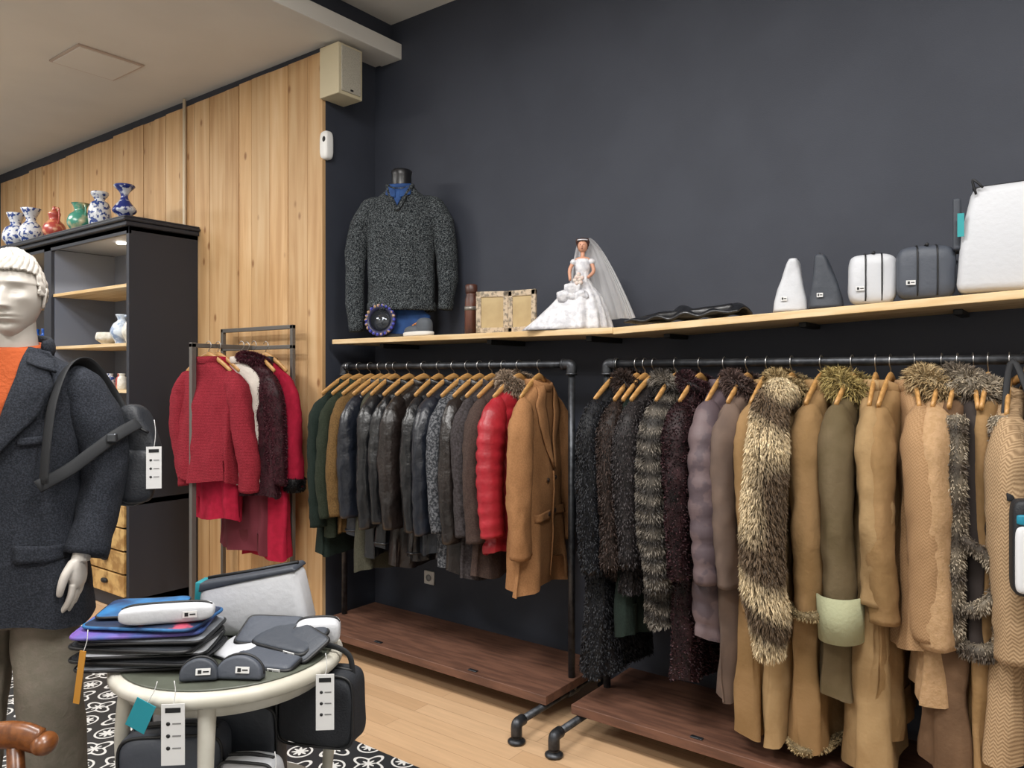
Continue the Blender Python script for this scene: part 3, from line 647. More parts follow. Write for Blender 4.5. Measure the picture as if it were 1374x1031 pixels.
mk('laces',J(*[tube([(-.03+.018*i,-.02,.062+.006*i),(-.025+.018*i,0,.068+.007*i),(-.03+.018*i,.02,.062+.006*i)],.003,6) for i in range(4)]),M('lace_orange','#c9803a',.7),e)
e=grp('wooden_flask',(-2.62,3.12,ZS),10); brn=M('flask_brown','#5a3223',.4,col2='#3c2118',ns=10)
mk('body',lathe([(.032,0),(.036,.01),(.036,.12),(.034,.19),(.028,.21),(.03,.22)],24),brn,e); mk('cap',lathe([(.03,.22),(.032,.225),(.032,.262),(.026,.268)],24),brn,e)
mk('band',lathe([(.038,.13),(.038,.15)],24),M('band_metal','#8f8a84',.4,.6),e); mk('side_tube',tube([(.045,0,0.005),(.045,0,.16),(.03,0,.2)],.012,10,smooth=4),brn,e)
e=grp('double_photo_frame',(-2.36,3.10,ZS),12)
fm=M('frame_ivory','#b8a58d',.5,col2='#7d7262',ns=60,lo=.48,hi=.6,bump=.4); pm=M('parchment','#b39d74',.7,col2='#a58e66',ns=8)
for s in (-1,1):
    p=grp('leaf',(s*.084,-.012,0),s*-12); p.parent=e
    mk('border',J(boxg((-.085,-.008,0.001),(-.058,.008,.215)),boxg((.058,-.008,0.001),(.085,.008,.215)),boxg((-.085,-.008,0.001),(.085,.008,.03)),boxg((-.085,-.008,.185),(.085,.008,.215))),fm,p,smooth=False,bevel=.004)
    box('picture',(-.06,-.003,.02),(.06,.006,.2),pm,p,0)
# bride doll
e=grp('bride_doll',(-1.93,3.12,ZS),25,)
satin=M('satin_white','#d6d5d8',.45,col2='#bcbcc2',ns=40,bump=.6,bs=40); skin=M('doll_skin','#c28d73',.5); hair=M('doll_hair','#3a1f18',.6)
V=[];F=[];n=64;rows=20
prof=[(.0,.155),(.08,.135),(.16,.1),(.2,.062),(.235,.040),(.26,.034),(.29,.04),(.32,.044),(.335,.038)]
for i in range(rows+1):
    z=.335*i/rows; r=np.interp(z,[p[0] for p in prof],[p[1] for p in prof])
    for j in range(n):
        a=2*PI*j/n; k=(1-z/.335); rr=r*(1+.10*k*math.sin(11*a)+.05*k*math.sin(7*a+1)); tr=.16*max(0,-math.cos(a))**2*k**2.5
        V.append((rr*math.cos(a)*.85-tr,rr*math.sin(a)*.62,z+.004))
for i in range(rows):
    for j in range(n): F.append((i*n+j,i*n+(j+1)%n,(i+1)*n+(j+1)%n,(i+1)*n+j))
F.append(tuple(reversed(range(n)))); F.append(tuple(rows*n+j for j in range(n)))
mk('gown',(V,F),satin,e)
mk('gown_drape',crumple(J(*[sell((-.07+.03*i,-.04,.19-.03*abs(i-1)),(.045,.03,.032),.8,.8) for i in range(3)]),.012,40),satin,e)
mk('bodice',sell((0,0,.30),(.036,.027,.045)),satin,e)
mk('shoulders',J(sell((0,0,.335),(.038,.020,.016)),tube([(0,0,.33),(0,0,.375)],.010,10),tube([(.036,0,.335),(.054,-.015,.28),(.03,-.045,.245)],[.010,.009,.007],8,smooth=4),tube([(-.036,0,.335),(-.06,-.01,.29),(-.055,-.035,.235)],[.010,.009,.007],8,smooth=4)),skin,e)
mk('head',J(sell((0,0,.40),(.024,.026,.031)),sell((0,-.026,.398),(.003,.004,.005))),skin,e)
mk('eyes_lips',J(sell((-.008,-.025,.405),(.003,.002,.0013)),sell((.008,-.025,.405),(.003,.002,.0013)),sell((0,-.0255,.387),(.0045,.002,.0015))),M('doll_features','#5a1a1a',.5),e)
mk('hair',crumple(J(sell((0,.008,.41),(.030,.026,.032)),sell((0,.03,.425),(.022,.02,.02)),sell((-.022,.0,.42),(.012,.014,.018)),sell((.02,.0,.42),(.012,.014,.018))),.004,60),hair,e)
mk('bouquet',J(*[sell((-.015+.02*math.cos(a)*r,-.06,.235+.022*math.sin(a)*r),(.011,.01,.011),nu=10,nv=6) for a,r in [(i*1.1,.4+.1*i) for i in range(8)]]),M('bouquet','#d9d2c8',.6,col2='#c8b0a8',ns=60),e)
mk('puff_sleeves',J(sell((.042,0,.325),(.018,.018,.016)),sell((-.042,0,.325),(.018,.018,.016))),satin,e)
mv=bpy.data.materials.new('tulle_veil'); mv.use_nodes=True; b=mv.node_tree.nodes['Principled BSDF']; b.inputs['Base Color'].default_value=(.75,.75,.77,1); b.inputs['Alpha'].default_value=.42; b.inputs['Roughness'].default_value=.8
V=[];F=[];m_=16;k_=30
for i in range(m_+1):
    t=i/m_
    for j in range(k_+1):
        f=j/k_; a=-.35+f*2.6; r=.03+.17*t**.9; cx=.0+.03*t
        V.append((cx+r*math.cos(a)*1.05+.008*math.sin(j*2.2)*t,.01+r*math.sin(a)*.45+.012*math.sin(j*1.7)*t,.44-.40*t**1.25+.02*math.sin(a*2)*t))
for i in range(m_):
    for j in range(k_): F.append((i*(k_+1)+j,i*(k_+1)+j+1,(i+1)*(k_+1)+j+1,(i+1)*(k_+1)+j))
mk('veil',(V,F),mv,e); mk('veil_outer',xf((V,F),(0.004,-.004,0),(0,0,0),(1.03,1.1,1.0)),mv,e)
mk('tiara',tube([(.026*math.cos(a),.026*math.sin(a)-.0,.428) for a in [PI+PI*j/12 for j in range(13)]],.003,6),satin,e)
e=grp('folded_leather_jacket',(-1.40,3.12,zs2(-1.4)+.012),0,ry=-TL)
V=[];F=[];nx,ny=40,16
for i in range(nx+1):
    for j in range(ny+1):
        u=i/nx; v=j/ny; w=math.sin(PI*u)**.5 if 0<u<1 else 0; h=.012+.028*w*math.sin(PI*v)*(1+.5*math.sin(u*13+v*3))+.010*math.sin(u*25+v*6)*w+.02*u**3*math.sin(PI*v)
        V.append(((u-.5)*.52,(v-.5)*.2*(1-.25*abs(u-.4)),max(h,.002)))
for i in range(nx):
    for j in range(ny): F.append((i*(ny+1)+j,(i+1)*(ny+1)+j,(i+1)*(ny+1)+j+1,i*(ny+1)+j+1))
mk('leather',(V,F),lblk,e,solid=.01); mk('leather_roll',crumple(tube([(-.24,-.02,.02),(-.1,-.05,.024),(.08,-.06,.022),(.22,-.03,.032)],[.012,.02,.022,.02],12,1,.8,smooth=6),.006,20),lblk,e)
# bags on shelf
wv=M('vinyl_white','#bfc1c6',.5,bump=.15,bs=60); gv=M('vinyl_grey','#454a54',.55,bump=.15,bs=60); gv2=M('vinyl_slate','#363b44',.55,bump=.15,bs=60); zipb=M('zip_black','#121316',.5); lab=M('label_white','#d6d6d6',.5)
def label(e,x,y,z,w=.03,h=.016,rx=0,rz=0):
    p=grp('label',(x,y,z),rz,rx); p.parent=e
    box('tag',(-w/2,-.002,-h/2),(w/2,0,h/2),lab,p,0); box('print',(-w*.35,-.003,-h*.28),(-w*.1,-.0018,h*.28),zipb,p,0); box('line',(0,-.003,-h*.1),(w*.4,-.0018,h*.1),zipb,p,0)
def wedge(name,x,w,h,mat,lean):
    e=grp(name,(x,3.10,zs2(x)+.004),12)
    V=[];F=[];n=32;rows=18
    for i in range(rows+1):
        t=i/rows
        ww=w/2*(1-.70*t**1.25)*(1 if t<.97 else .8); dd=.06*(1-.12*t)
        for j in range(n):
            a=2*PI*j/n; c,s=math.cos(a),math.sin(a)
            V.append((lean*t*t+ww*math.copysign(abs(c)**.7,c),dd*math.copysign(abs(s)**.35,s)*(1.0),.002+h*t))
    for i in range(rows):
        for j in range(n): F.append((i*n+j,i*n+(j+1)%n,(i+1)*n+(j+1)%n,(i+1)*n+j))
    F.append(tuple(reversed(range(n)))); F.append(tuple(rows*n+j for j in range(n)))
    mk('body',crumple((V,F),.004,16,x*9),mat,e,bevel=0); mk('zip',tube([(lean,-.05,h+.003),(lean,.05,h+.003)],.004,8),zipb,e); label(e,-.02,-.062,.05,.022,.016); return e
wedge('white_pouch',-.95,.130,.205,wv,.012); wedge('grey_pouch',-.815,.125,.205,gv2,-.022)
def toiletry(name,x,w,h,mat,d=.06):
    e=grp(name,(x,3.10,zs2(x)+h/2+.005),16)
    mk('body',crumple(sell((0,0,0),(w/2,d,h/2),.42,.5,40,24),.004,14,x*7),mat,e)
    for s in (-.3,.3):
        pts=[(w*s*.55,1.03*d*math.copysign(abs(math.sin(a))**.5,math.sin(a)),h/2*1.02*math.copysign(abs(math.cos(a))**.42,math.cos(a))) for a in [(-PI*.75+PI*1.5*j/30) for j in range(31)]]
        mk('seam',tube(pts,.003,6),zipb,e)
    mk('zip',tube([(0,-d*.85,h/2+.002),(0,d*.85,h/2+.002)],.006,8,smooth=4),zipb,e)
    mk('side_handle',tube([(w/2,-.02,h*.2),(w/2+.012,-.02,0),(w/2,-.02,-h*.25)],.004,8,smooth=4),mat,e)
    label(e,-w*.28,-d-.003,-h*.2); return e
toiletry('white_toiletry_bag',-.65,.165,.185,wv); toiletry('grey_toiletry_bag',-.475,.19,.19,gv)
e=grp('white_tote_bag',(-.20,3.13,zs2(-.2)+.006),6)
tp=[(-.18,.0),(.2,.0),(.21,.2),(.19,.375),(.02,.365),(-.13,.36),(-.165,.2)]
mk('body',extr(tp,-.08,.08),wv,e,smooth=True,bevel=.03); mk('top_zip',tube([(-.13,-.03,.36),(.0,-.02,.368),(.18,-.02,.38)],.006,8,smooth=4),zipb,e)
mk('side_pocket',boxg((-.19,-.06,.15),(-.165,.06,.33)),gv2,e,smooth=False,bevel=.008); mk('teal_tag',boxg((-.175,-.09,.19),(-.155,-.085,.27)),M('tag_teal','#1f8f94',.6),e,smooth=False)
mk('handle',tube([(-.12,-.085,.33),(-.13,-.09,.38),(-.10,-.09,.35)],.004,8,smooth=4),zipb,e)

# ---------------------------------------------------------------- mannequin in coat
MX,MY=-2.47,.90; MR=45
e=grp('male_mannequin',(MX,MY,0),MR)
mw=M('mannequin_white','#bdb7af',.38,bump=.02)
def head_geo():
    nu,nv=120,120; V=[];F=[]
    for i in range(nv+1):
        ph=-PI/2+PI*i/nv
        for j in range(nu):
            t=2*PI*j/nu; dx=math.cos(ph)*math.cos(t); dy=math.cos(ph)*math.sin(t); dz=math.sin(ph)
            x=.074*dx; y=.097*dy; z=.122*dz
            lowf=max(0,-dz)
            x*=1-.28*lowf**1.6; 
            if dy>0: y*=1-.42*lowf**1.1
            else: y*=.93+.06*lowf
            if z>.03: x*=1+.03
            if dy<0:
                g=lambda u,s: math.exp(-(u/s)**2); ax=abs(x)
                nz_=0
                if -.035<z<.035: nz_=.026*((.035-z)/.07)**1.1
                if z<=-.035: nz_=.026*max(0,1-(-.035-z)/.012)**1.5
                y-=nz_*g(x,.0085+.005*max(0,min(1,(.0-z)/.035)))
                y-=.006*g(ax-.011,.006)*g(z+.034,.008)
                y+=.019*g(ax-.031,.017)*g(z-.010,.013)
                y-=.011*g(ax-.031,.0125)*g(z-.008,.0075)
                y-=.009*g(z-.034,.008)*g(ax-.028,.025)
                y+=.005*g(x,.01)*g(z-.022,.01)
                y-=.009*g(x,.021)*g(z+.0565,.0048); y-=.010*g(x,.018)*g(z+.0685,.0055); y+=.006*g(x,.022)*g(z+.0625,.0022)
                y+=.007*g(x,.03)*g(z+.081,.007); y-=.013*g(x,.024)*g(z+.102,.016)
                y+=.005*g(ax-.045,.016)*g(z+.045,.022); y-=.005*g(ax-.045,.016)*g(z+.010,.012)
            V.append((x,y,z))
    for i in range(nv):
        for j in range(nu): F.append((i*nu+j,i*nu+(j+1)%nu,(i+1)*nu+(j+1)%nu,(i+1)*nu+j))
    return V,F
hd_=grp('head',(0.005,-.015,1.778),8); hd_.parent=e
mk('face',head_geo(),mw,hd_)
V=[];F=[];nu,nv=160,80
for i in range(nv+1):
    ph=-PI*.32+(PI*.82)*i/nv
    for j in range(nu):
        t=2*PI*j/nu; dx=math.cos(ph)*math.cos(t); dy=math.cos(ph)*math.sin(t); dz=math.sin(ph)
        w=.0018*math.sin(24*t+6*math.sin(ph*5)+3*dz)+.0013*math.sin(ph*30+5*math.sin(t*6))
        k=1.035+(w/.09)+(.05 if (dy<0 and dz>.5) else 0)*min(1,(dz-.5)*4 if dz>.5 else 0)
        V.append((.078*dx*k,.1*dy*k+.004,.122*dz*k+.002))
for i in range(nv):
    for j in range(nu):
        q=(i*nu+j,i*nu+(j+1)%nu,(i+1)*nu+(j+1)%nu,(i+1)*nu+j); v=V[q[0]]
        hl=.066-.25*max(0,v[1]+.07) if v[1]<0 else (.045-.9*v[1]); hl=max(hl,-.07)
        if abs(v[0])>.055 and v[1]<.005 and v[1]>-.035: hl=min(hl,.0)
        if v[2]>hl: F.append(q)
mk('hair',(V,F),mw,hd_,solid=.006)
mk('ears',J(*[xf(J(tube([(.0,-.006,-.026),(.0,-.012,-.01),(.0,-.01,.018),(.0,.006,.03),(.0,.018,.018),(.0,.016,-.002),(.0,.004,-.02),(.0,-.006,-.026)],.0045,8,smooth=4),sell((-.002*s,.002,.0),(.004,.012,.024))),(s*.077,.008,-.005),(0,s*8,s*18)) for s in (1,-1)]),mw,hd_)
mk('neck',tube([(0,.015,1.48),(0,.012,1.60),(0,.002,1.68),(0,-.005,1.73)],[.085,.060,.055,.055],28,1,1,smooth=5),mw,e)
jw=wool('coat_charcoal','#22252b','#32353d',ns=220,lo=.42,hi=.62); org=M('sweater_orange','#a84c1e',.9,bump=.4,bs=110); trou=M('chino_stone','#7f776b',.85,col2='#767063',ns=30,bump=.2,bs=120)
je=grp('jacket',(0,0,1.630)); je.parent=e
g=G(.775,.225,.215,.125,.125,.007,33,neck=.085,torso=True)
g.W=[.080,.092,.125,.168,.190,.200,.195,.178,.21]; g.D=[0,.018,.035,.055,.08,.12,.27,.48,.775]; g.T=[.066,.075,.08,.088,.095,.105,.13,.13,.148]
mk('jacket_body',J(g.geo(56,36),g.inner(56)),jw,je)
mk('sweater_front',g.patch([(-.07,.0),(-.062,.08),(-.035,.17),(-.003,.27)],[(.07,.0),(.062,.08),(.035,.17),(.003,.27)],.004,-1,18,12),org,je,solid=.003)
mk('sweater_collar',tube([(.068*math.cos(a),.060*math.sin(a)+.008,.0+.012*math.sin(a)) for a in [2*PI*j/28 for j in range(28)]],.012,8,closed=True,ref=(0,0,1)),org,je)
for s in (1,-1):
    A=[(s*.065,.0),(s*.058,.08),(s*.036,.17),(s*.0,.30)]; B=[(s*.11,.012),(s*.145,.105),(s*.115,.19),(s*.012,.31)]
    mk('lapel',g.patch(A,B,.016,-1,20,8),jw,je,solid=.009)
    mk('collar_leaf',g.patch([(s*.07,-.0),(s*.08,.045)],[(s*.118,.012),(s*.15,.07)],.026,-1,8,8),jw,je,solid=.009)
mk('collar_back',tube([(.092*math.cos(a),.085*math.sin(a)+.005,.0+.018*math.sin(a)) for a in [PI*(-.08+1.16*j/24) for j in range(25)]],.022,10,.5,1.2,ref=(0,0,1)),jw,je)
placket(je,g,jw,.004,.31,.765,-1); buttons(je,g,zipb,[-.012],[.34,.46],-1,.012)
flap(je,g,jw,.115,.54,.055,.05,-1); flap(je,g,jw,-.115,.54,.055,.05,-1)
mk('breast_pocket',g.patch([(.07,.25),(.07,.27)],[(.14,.242),(.14,.264)],.006,-1,3,6),jw,je,solid=.005)
def arm(s):
    S=[(s*.12,.0,1.545),(s*.17,.0,1.515),(s*.210,.008,1.43),(s*.234,.02,1.28),(s*.228,-.01,1.15),(s*.212,-.05,1.04)]
    return crumple(tube(S,[.040,.068,.074,.066,.060,.057],26,1,1,smooth=8,wr=.015,seed=s+9),.010,10,s+4,.8)
mk('jacket_sleeves',J(arm(1),arm(-1)),jw,e)
def hand(s):
    o_=.030
    geo=[tube([(s*(.243-o_),-.052,1.07),(s*(.238-o_),-.062,1.01),(s*(.235-o_),-.066,.985)],[.030,.027,.030],14,.8,1.1,smooth=4),sell((s*(.230-o_),-.072,.955),(.018,.040,.046),.7,.7)]
    for i,(yy,L) in enumerate(((-.030,.074),(-.010,.084),(.010,.078),(.028,.060))):
        b=(s*(.229-o_),-.072+yy,.925); geo.append(tube([b,(s*(.224-o_),b[1]-.002,.925-L*.42),(s*(.212-o_),b[1]+.001,.925-L*.78),(s*(.198-o_),b[1]+.004,.925-L)],[.0105,.0098,.009,.0075],12,smooth=4))
        geo.append(sell((s*(.198-o_),-.072+yy+.004,.925-L),(.0075,.0075,.0075),nu=10,nv=6))
    geo.append(tube([(s*(.228-o_),-.095,.985),(s*(.216-o_),-.118,.955),(s*(.208-o_),-.124,.925),(s*(.203-o_),-.122,.905)],[.014,.0125,.011,.009],12,smooth=4))
    geo.append(sell((s*(.203-o_),-.122,.905),(.009,.009,.009),nu=10,nv=6))
    o=mk('hand',J(*geo),mw,e); r=o.modifiers.new('r','REMESH'); r.mode='VOXEL'; r.voxel_size=.0022; r.use_smooth_shade=True; sm=o.modifiers.new('sm','SMOOTH'); sm.iterations=6; sm.factor=.5
    o.location=(0,0,.045)
hand(1); hand(-1)
lg=[]
for s in (1,-1):
    lg.append(crumple(tube([(s*.075,.01,.95),(s*.085,.0,.86),(s*.100,-.01,.68),(s*.110,-.012,.5),(s*.118,.01,.3),(s*.125,.02,.12)],[.080,.088,.088,.080,.078,.076],28,1,1.05,smooth=8,wr=.02,seed=s+20),.008,9,s+6))
mk('trousers',J(sell((0,0,.93),(.155,.10,.10),.7,.8),*lg),trou,e)
mk('shoes',J(*[J(sell((s*.13,-.04,.055),(.05,.14,.045),.6,.8),boxg((s*.13-.045,-.16,.02),(s*.13+.045,.09,.032))) for s in (1,-1)]),M('shoe_brown','#3a2318',.4),e)
mk('stand_base',lathe([(.19,.004),(.19,.016),(.17,.02)],40),M('base_steel','#a8a8a8',.3,.8),e)
# sling bag
sb=grp('crossbody_bag',(MX,MY,0),MR)
bm=M('bag_charcoal','#1f2228',.6,bump=.2,bs=150); sm_=M('strap_webbing','#17191d',.75)
V,F=sell((0,0,0),(.072,.05,.155),.6,.5,36,24); V=[(x*(1-.35*max(0,z/.15))-.02*max(0,z/.15)-.03*max(0,-z/.15),y,z) for x,y,z in V]
mk('pouch',xf(crumple((V,F),.008,12),(.305,.10,1.31)),bm,sb); mk('pouch_front',crumple(sell((.315,.055,1.25),(.05,.025,.08),.5,.5),.006,14),bm,sb)
mk('zip_line',tube([(.27,.05,1.40),(.31,.045,1.40),(.35,.055,1.38)],.004,8,smooth=4),zipb,sb)
mk('shoulder_strap',tube([(.26,.10,1.42),(.225,.09,1.50),(.185,.03,1.585),(.165,-.05,1.578),(.155,-.115,1.49),(.15,-.145,1.37),(.145,-.152,1.26)],.026,10,.14,1,smooth=6,ref=(0,0,1)),sm_,sb)
mk('front_strap',tube([(.13,-.152,1.25),(.19,-.105,1.29),(.24,-.074,1.335),(.29,-.035,1.38),(.325,.04,1.41)],.018,10,1,.2,smooth=6,ref=(0,1,0)),sm_,sb)
mk('buckle',boxg((.272,-.064,1.362),(.298,-.044,1.386)),M('buckle','#55585d',.35,.8),sb,smooth=False,bevel=.004)
ink=M('ink_grey','#777777',.7)
def hangtag(name,x,y,z,w,h,mat=None,rz=37,tx=True,string=.05,par=None):
    t=grp(name,(x,y,z),rz); 
    if par: t.parent=par
    box('card',(-w/2,-.001,-h),(w/2,.001,0),mat or lab,t,0)
    mk('string',tube([(0,0,-.008),(.004,.004,string*.5),(0,.008,string)],.001,5,smooth=3),lab,t)
    if tx:
        box('printing',(-w*.33,-.0018,-h*.14),(w*.33,-.0012,-h*.06),zipb,t,0)
        for i in range(3):
            mk('icon',xf(lathe([(w*.09,0),(w*.09,.0005)],10),(-w*.2,-.0012,-h*(.32+.2*i)),(90,0,0)),zipb,t); box('line',(-w*.02,-.0018,-h*(.33+.2*i)),(w*.35,-.0012,-h*(.31+.2*i)),ink,t,0)
    return t
hangtag('price_tag',.372,.03,1.34,.042,.125,rz=10,par=sb,string=.08)

# ---------------------------------------------------------------- round table with pouches
TC=(-1.843,1.191); TH=.81; c37,s37=math.cos(math.radians(37)),math.sin(math.radians(37))
def TP(r,d,z): return (TC[0]+r*c37-d*s37,TC[1]+r*s37+d*c37,z)
tw=M('table_white','#c4c1b7',.45,col2='#b6b2a5',ns=8); ttop=M('table_top','#565a50',.4,col2='#484b42',ns=6)
e=grp('round_side_table',TP(0,0,TH-.80),37)
RT=.288
mk('table_rim',lathe([(RT-.025,.766),(RT-.003,.768),(RT+.006,.776),(RT+.006,.79),(RT-.002,.80),(RT-.02,.801)],64),tw,e); mk('table_top',lathe([(RT-.025,.7995),(RT-.02,.8035),(RT-.03,.804)],64),ttop,e)
mk('lower_shelf',lathe([(.25,.36),(.26,.365),(.26,.38),(.25,.385)],48),tw,e)
for a in (20,110,200,278):
    a=math.radians(a); c,s=math.cos(a),math.sin(a)
    mk('leg',tube([(c*.245,s*.245,.77),(c*.262,s*.262,.6),(c*.25,s*.25,.38),(c*.25,s*.25,.2),(c*.30,s*.30,.0)],[.022,.018,.013,.015,.02],12,smooth=6),tw,e)
mk('apron',lathe([(RT-.04,.735),(RT-.035,.735),(RT-.035,.768),(RT-.04,.768)],48),tw,e)
def slab(name,r,d,z,w,dp,h,mat,rz=0,edge=None,zipc=None,lb=True,tilt=(0,0)):
    o=grp(name,TP(r,d,z+h/2+.001),37+rz,tilt[0],tilt[1])
    mk('body',crumple(sell((0,0,0),(w/2,dp/2,h/2),.45,.22,48,12),.004,14,w*40),mat,o)
    hw,hd2=w/2,dp/2; k=[]
    for j in range(48):
        a=2*PI*j/48; k.append((hw*1.002*math.copysign(abs(math.cos(a))**.22,math.cos(a)),hd2*1.002*math.copysign(abs(math.sin(a))**.22,math.sin(a)),0))
    mk('zip_edge',tube(k,min(.005,h*.3),8,closed=True,ref=(0,0,1)),zipc or zipb,o)
    if lb: label(o,hw*.55,-hd2-.004,0,.035,.014)
    return o
purple=M('print_purple','#6f52a0',.6,col2='#3a5494',ns=8); blueP=M('print_blue','#2b6fa6',.6,col2='#15325c',ns=9); darkp=M('neoprene','#1d2026',.8,bump=.2,bs=200); floral=M('print_floral','#1d2a44',.6,col2='#a53f57',ns=12,lo=.55,hi=.62); greyP=M('felt_grey','#7c8087',.8)
z=TH+.004
for i,(mt,w,dp,h,rz,dr_,zc_) in enumerate(((greyP,.31,.20,.014,6,-.0,None),(darkp,.33,.21,.017,-4,.0,None),(wv,.31,.20,.012,5,.01,None),(darkp,.32,.21,.017,-6,-.005,None),(greyP,.31,.20,.014,2,.01,None),(purple,.31,.20,.016,8,-.01,purple),(floral,.29,.19,.014,-5,.01,blueP))):
    slab('laptop_sleeve',-.185+dr_,-.06,z,w,dp,h,mt,rz,lb=False,zipc=zc_); z+=h+.0015
slab('blue_sleeve',-.22,-.02,z,.20,.16,.012,blueP,10,lb=False); 
def roundpouch(name,r,d,z,w,dp,h,mat,rz=0,tilt=(0,0),lx=.5):
    o=grp(name,TP(r,d,z+h/2),37+rz,tilt[0],tilt[1]); mk('body',sell((0,0,0),(w/2,dp/2,h/2),.6,.35,40,16),mat,o)
    mk('zip',tube([(-w*.47,0,h*.30),(-w*.3,0,h*.5),(w*.3,0,h*.5),(w*.47,0,h*.3)],.0035,8,smooth=5),zipb,o); label(o,w*.5*lx,-dp/2-.001,.0,.034,.016); return o
roundpouch('pencil_case',-.115,-.12,z+.0,.225,.055,.048,wv,14)
o=grp('tote_bag',TP(.03,.13,TH+.006),37-4)
tp=[(-.15,.0),(.15,.0),(.16,.05),(.125,.195),(-.02,.165),(-.15,.145),(-.165,.05)]
mk('body',extr(tp,-.045,.045),wv,o,bevel=.022); mk('dark_gusset',extr([(-.155,.125),(-.02,.158),(.128,.19),(.118,.202),(-.02,.175),(-.15,.152)],-.047,.047),gv2,o,bevel=.006)
mk('zip',tube([(-.145,0,.156),(-.02,0,.178),(.118,0,.206)],.005,8),zipb,o)
mk('teal_strap',extr([(-.175,.06),(-.155,.06),(-.15,.15),(-.17,.15)],-.03,.03),M('tag_teal2','#1a7f8a',.6),o,bevel=.003)
slab('zip_pouch',.13,-.07,TH+.004,.18,.13,.022,gv,-14,tilt=(10,0)); slab('zip_pouch',.165,-.01,TH+.034,.17,.12,.02,gv2,-24,tilt=(16,4)); slab('zip_pouch',.10,.02,TH+.04,.16,.11,.018,gv,-8,tilt=(22,0),lb=False)
slab('white_pouch',.025,-.03,TH+.006,.11,.09,.02,wv,-35,tilt=(15,0),lb=False)
roundpouch('white_case',.225,.04,TH+.008,.12,.07,.072,wv,10,lx=.1)
slab('zip_pouch',.205,-.04,TH+.03,.12,.09,.016,gv2,-38,tilt=(28,10),lb=False)
def halfmoon(name,r,d,w,h,mat,rz):
    o=grp(name,TP(r,d,TH+.005),37+rz,rx=-12); pl=[(-w/2,0.0),(w/2,0.0)]+[(w/2*math.cos(a),.012+(h-.012)*math.sin(a)) for a in [PI*j/16 for j in range(17)]]
    mk('body',extr(pl,-.018,.018),mat,o,bevel=.007); mk('zip',tube([(w/2*math.cos(a),0,.013+(h-.011)*math.sin(a)) for a in [PI*j/16 for j in range(17)]],.0035,8),zipb,o); label(o,.012,-.020,h*.42,.034,.015)
halfmoon('coin_purse',.0,-.205,.090,.052,gv2,8); halfmoon('coin_purse',.095,-.195,.115,.055,gv,-4)
for i,(rr,dd,zz,w,h,mt,nm) in enumerate(((-.02,-.305,TH-.01,.052,.14,lab,'price_tag'),(-.085,-.295,TH-.01,.05,.07,M('card_teal','#1b8796',.5),'swing_tag'),(.285,-.13,TH-.01,.045,.14,lab,'price_tag'),(-.29,-.19,TH+.07,.016,.13,M('card_ochre','#b8812f',.5),'swing_tag'),(.20,-.27,.62,.03,.10,M('card_ochre2','#b8812f',.5),'swing_tag'))):
    t=hangtag(nm,*TP(rr,dd,zz),w,h,mt,37+(-6 if i%2 else 5),tx=(mt is lab))
    if i==1: t.rotation_euler[1]=math.radians(25)
    if i==3: t.rotation_euler[1]=math.radians(8)
def bigbag(name,r,d,z,w,h,dp,mat,rz,lb=True):
    o=grp(name,TP(r,d,z),37+rz); mk('body',crumple(sell((0,0,h/2),(w/2,dp/2,h/2),.35,.3,40,26),.008,9,w*30),mat,o); mk('zip',tube([(-w*.4,0,h*.985),(0,0,h+.003),(w*.4,0,h*.985)],.005,8,smooth=4),zipb,o)
    mk('piping',tube([(w/2*.98*math.copysign(abs(math.cos(a))**.3,math.cos(a)),-dp*.42,h/2+h/2*.97*math.copysign(abs(math.sin(a))**.3,math.sin(a))) for a in [2*PI*j/40 for j in range(40)]],.004,8,closed=True),zipb,o)
    if lb: label(o,w*.3,-dp/2-.004,h*.3,.045,.02)
    return o
LS=.397
bigbag('holdall_bag',-.11,-.08,LS,.26,.25,.12,gv,6); bigbag('holdall_bag',-.10,.08,LS,.26,.30,.12,wv,0); bigbag('toiletry_bag',.10,-.13,LS,.15,.20,.08,wv,-8); bigbag('toiletry_bag',.05,.02,LS,.18,.28,.09,gv2,-8)
o=bigbag('shoulder_bag',.245,-.0,.575,.22,.195,.11,darkp,-12,False)
mk('strap',tube([(-.09,0,.17),(-.075,-.0,.235),(.0,.0,.255),(.075,.0,.235),(.09,0,.17)],.008,8,1,.4,smooth=6),sm_,o)

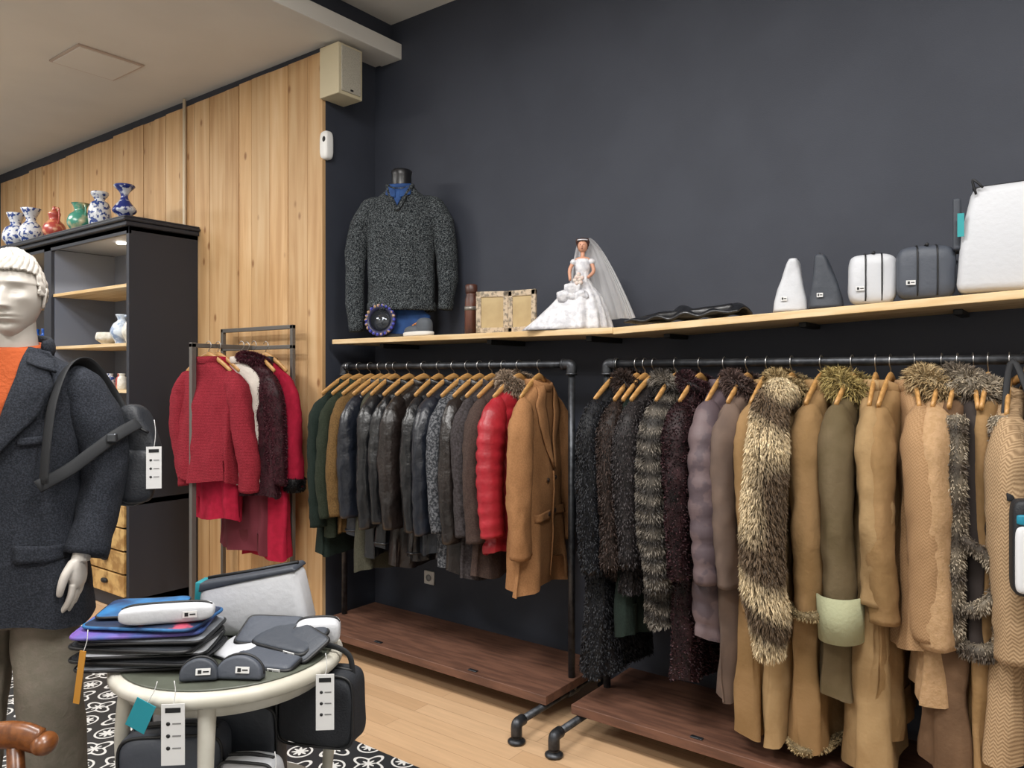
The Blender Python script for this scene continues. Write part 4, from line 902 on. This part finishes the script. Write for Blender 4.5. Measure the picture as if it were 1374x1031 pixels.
# wooden armchair whose carved arm reaches into view
e=grp('wooden_armchair',(-2.085,.418,0),127); cw=M('chair_wood','#7d4a22',.35,col2='#613618',ns=9,st=(1,6,6),coat=.3)
pr=[]
for sx in (-.24,.24):
    pr.append(tube([(sx,-.24,.0),(sx,-.24,.42),(sx,-.23,.67)],[.018,.024,.018],14)); pr.append(tube([(sx,.22,.0),(sx,.22,.45),(sx,.29,.98)],[.018,.022,.018],14,smooth=4))
    pr.append(tube([(sx,.25,.69),(sx,.0,.685),(sx,-.22,.695),(sx,-.29,.68)],[.018,.02,.028,.026],14,1.2,.8,smooth=6)); pr.append(sell((sx,-.30,.675),(.034,.028,.026)))
pr.append(tube([(-.24,.29,.96),(0,.32,.99),(.24,.29,.96)],.026,12,smooth=5)); pr.append(tube([(-.24,.25,.62),(0,.28,.63),(.24,.25,.62)],.018,12,smooth=5))
for i in range(5): pr.append(tube([(-.16+.08*i,.26,.62),(-.16+.08*i,.31,.96)],.010,8))
mk('frame',J(*pr),cw,e); box('seat',(-.25,-.25,.42),(.25,.24,.46),cw,e,.012)

# ---------------------------------------------------------------- lights
def area(x,y,z,sx,sy,p,col=(1,.98,.95)):  # out-of-view area light and housing, added to light the closed room
    e=grp('added_light_panel',(x,y,z)); 
    box('housing',(-sx/2-.03,-sy/2-.03,-.02),(sx/2+.03,sy/2+.03,0),M('added_light_housing','#dddddd',.5),e,0)
    l=bpy.data.lights.new('added_area_light','AREA'); l.shape='RECTANGLE'; l.size=sx; l.size_y=sy; l.energy=p; l.color=col
    o=link(bpy.data.objects.new('added_area_light',l)); o.parent=e; o.location=(0,0,-.025)
area(-1.9,1.0,ZH,1.3,.4,88); area(.3,1.1,ZH,1.3,.4,90); area(-1.0,-1.2,ZH,1.3,.4,80); area(-5.2,.6,ZL,1.3,.4,85); area(-7.0,1.4,ZL,1.2,.4,50); area(-4.3,-1.3,ZL,1.3,.4,62)
w=bpy.data.worlds.new('w'); bpy.context.scene.world=w; w.use_nodes=True; w.node_tree.nodes['Background'].inputs[0].default_value=(.8,.85,1,1); w.node_tree.nodes['Background'].inputs[1].default_value=.3
# ---------------------------------------------------------------- camera
cd=bpy.data.cameras.new('camera'); cd.sensor_width=36; cd.lens=1030/1374*36; cd.shift_y=(505-515.5)/1374; cd.clip_start=.05
co=link(bpy.data.objects.new('camera',cd)); co.location=(0,0,1.55); co.rotation_euler=(math.radians(90),0,math.radians(37))
sc=bpy.context.scene; sc.camera=co
sc.view_settings.view_transform='Standard'; sc.view_settings.look='None'; sc.view_settings.exposure=0
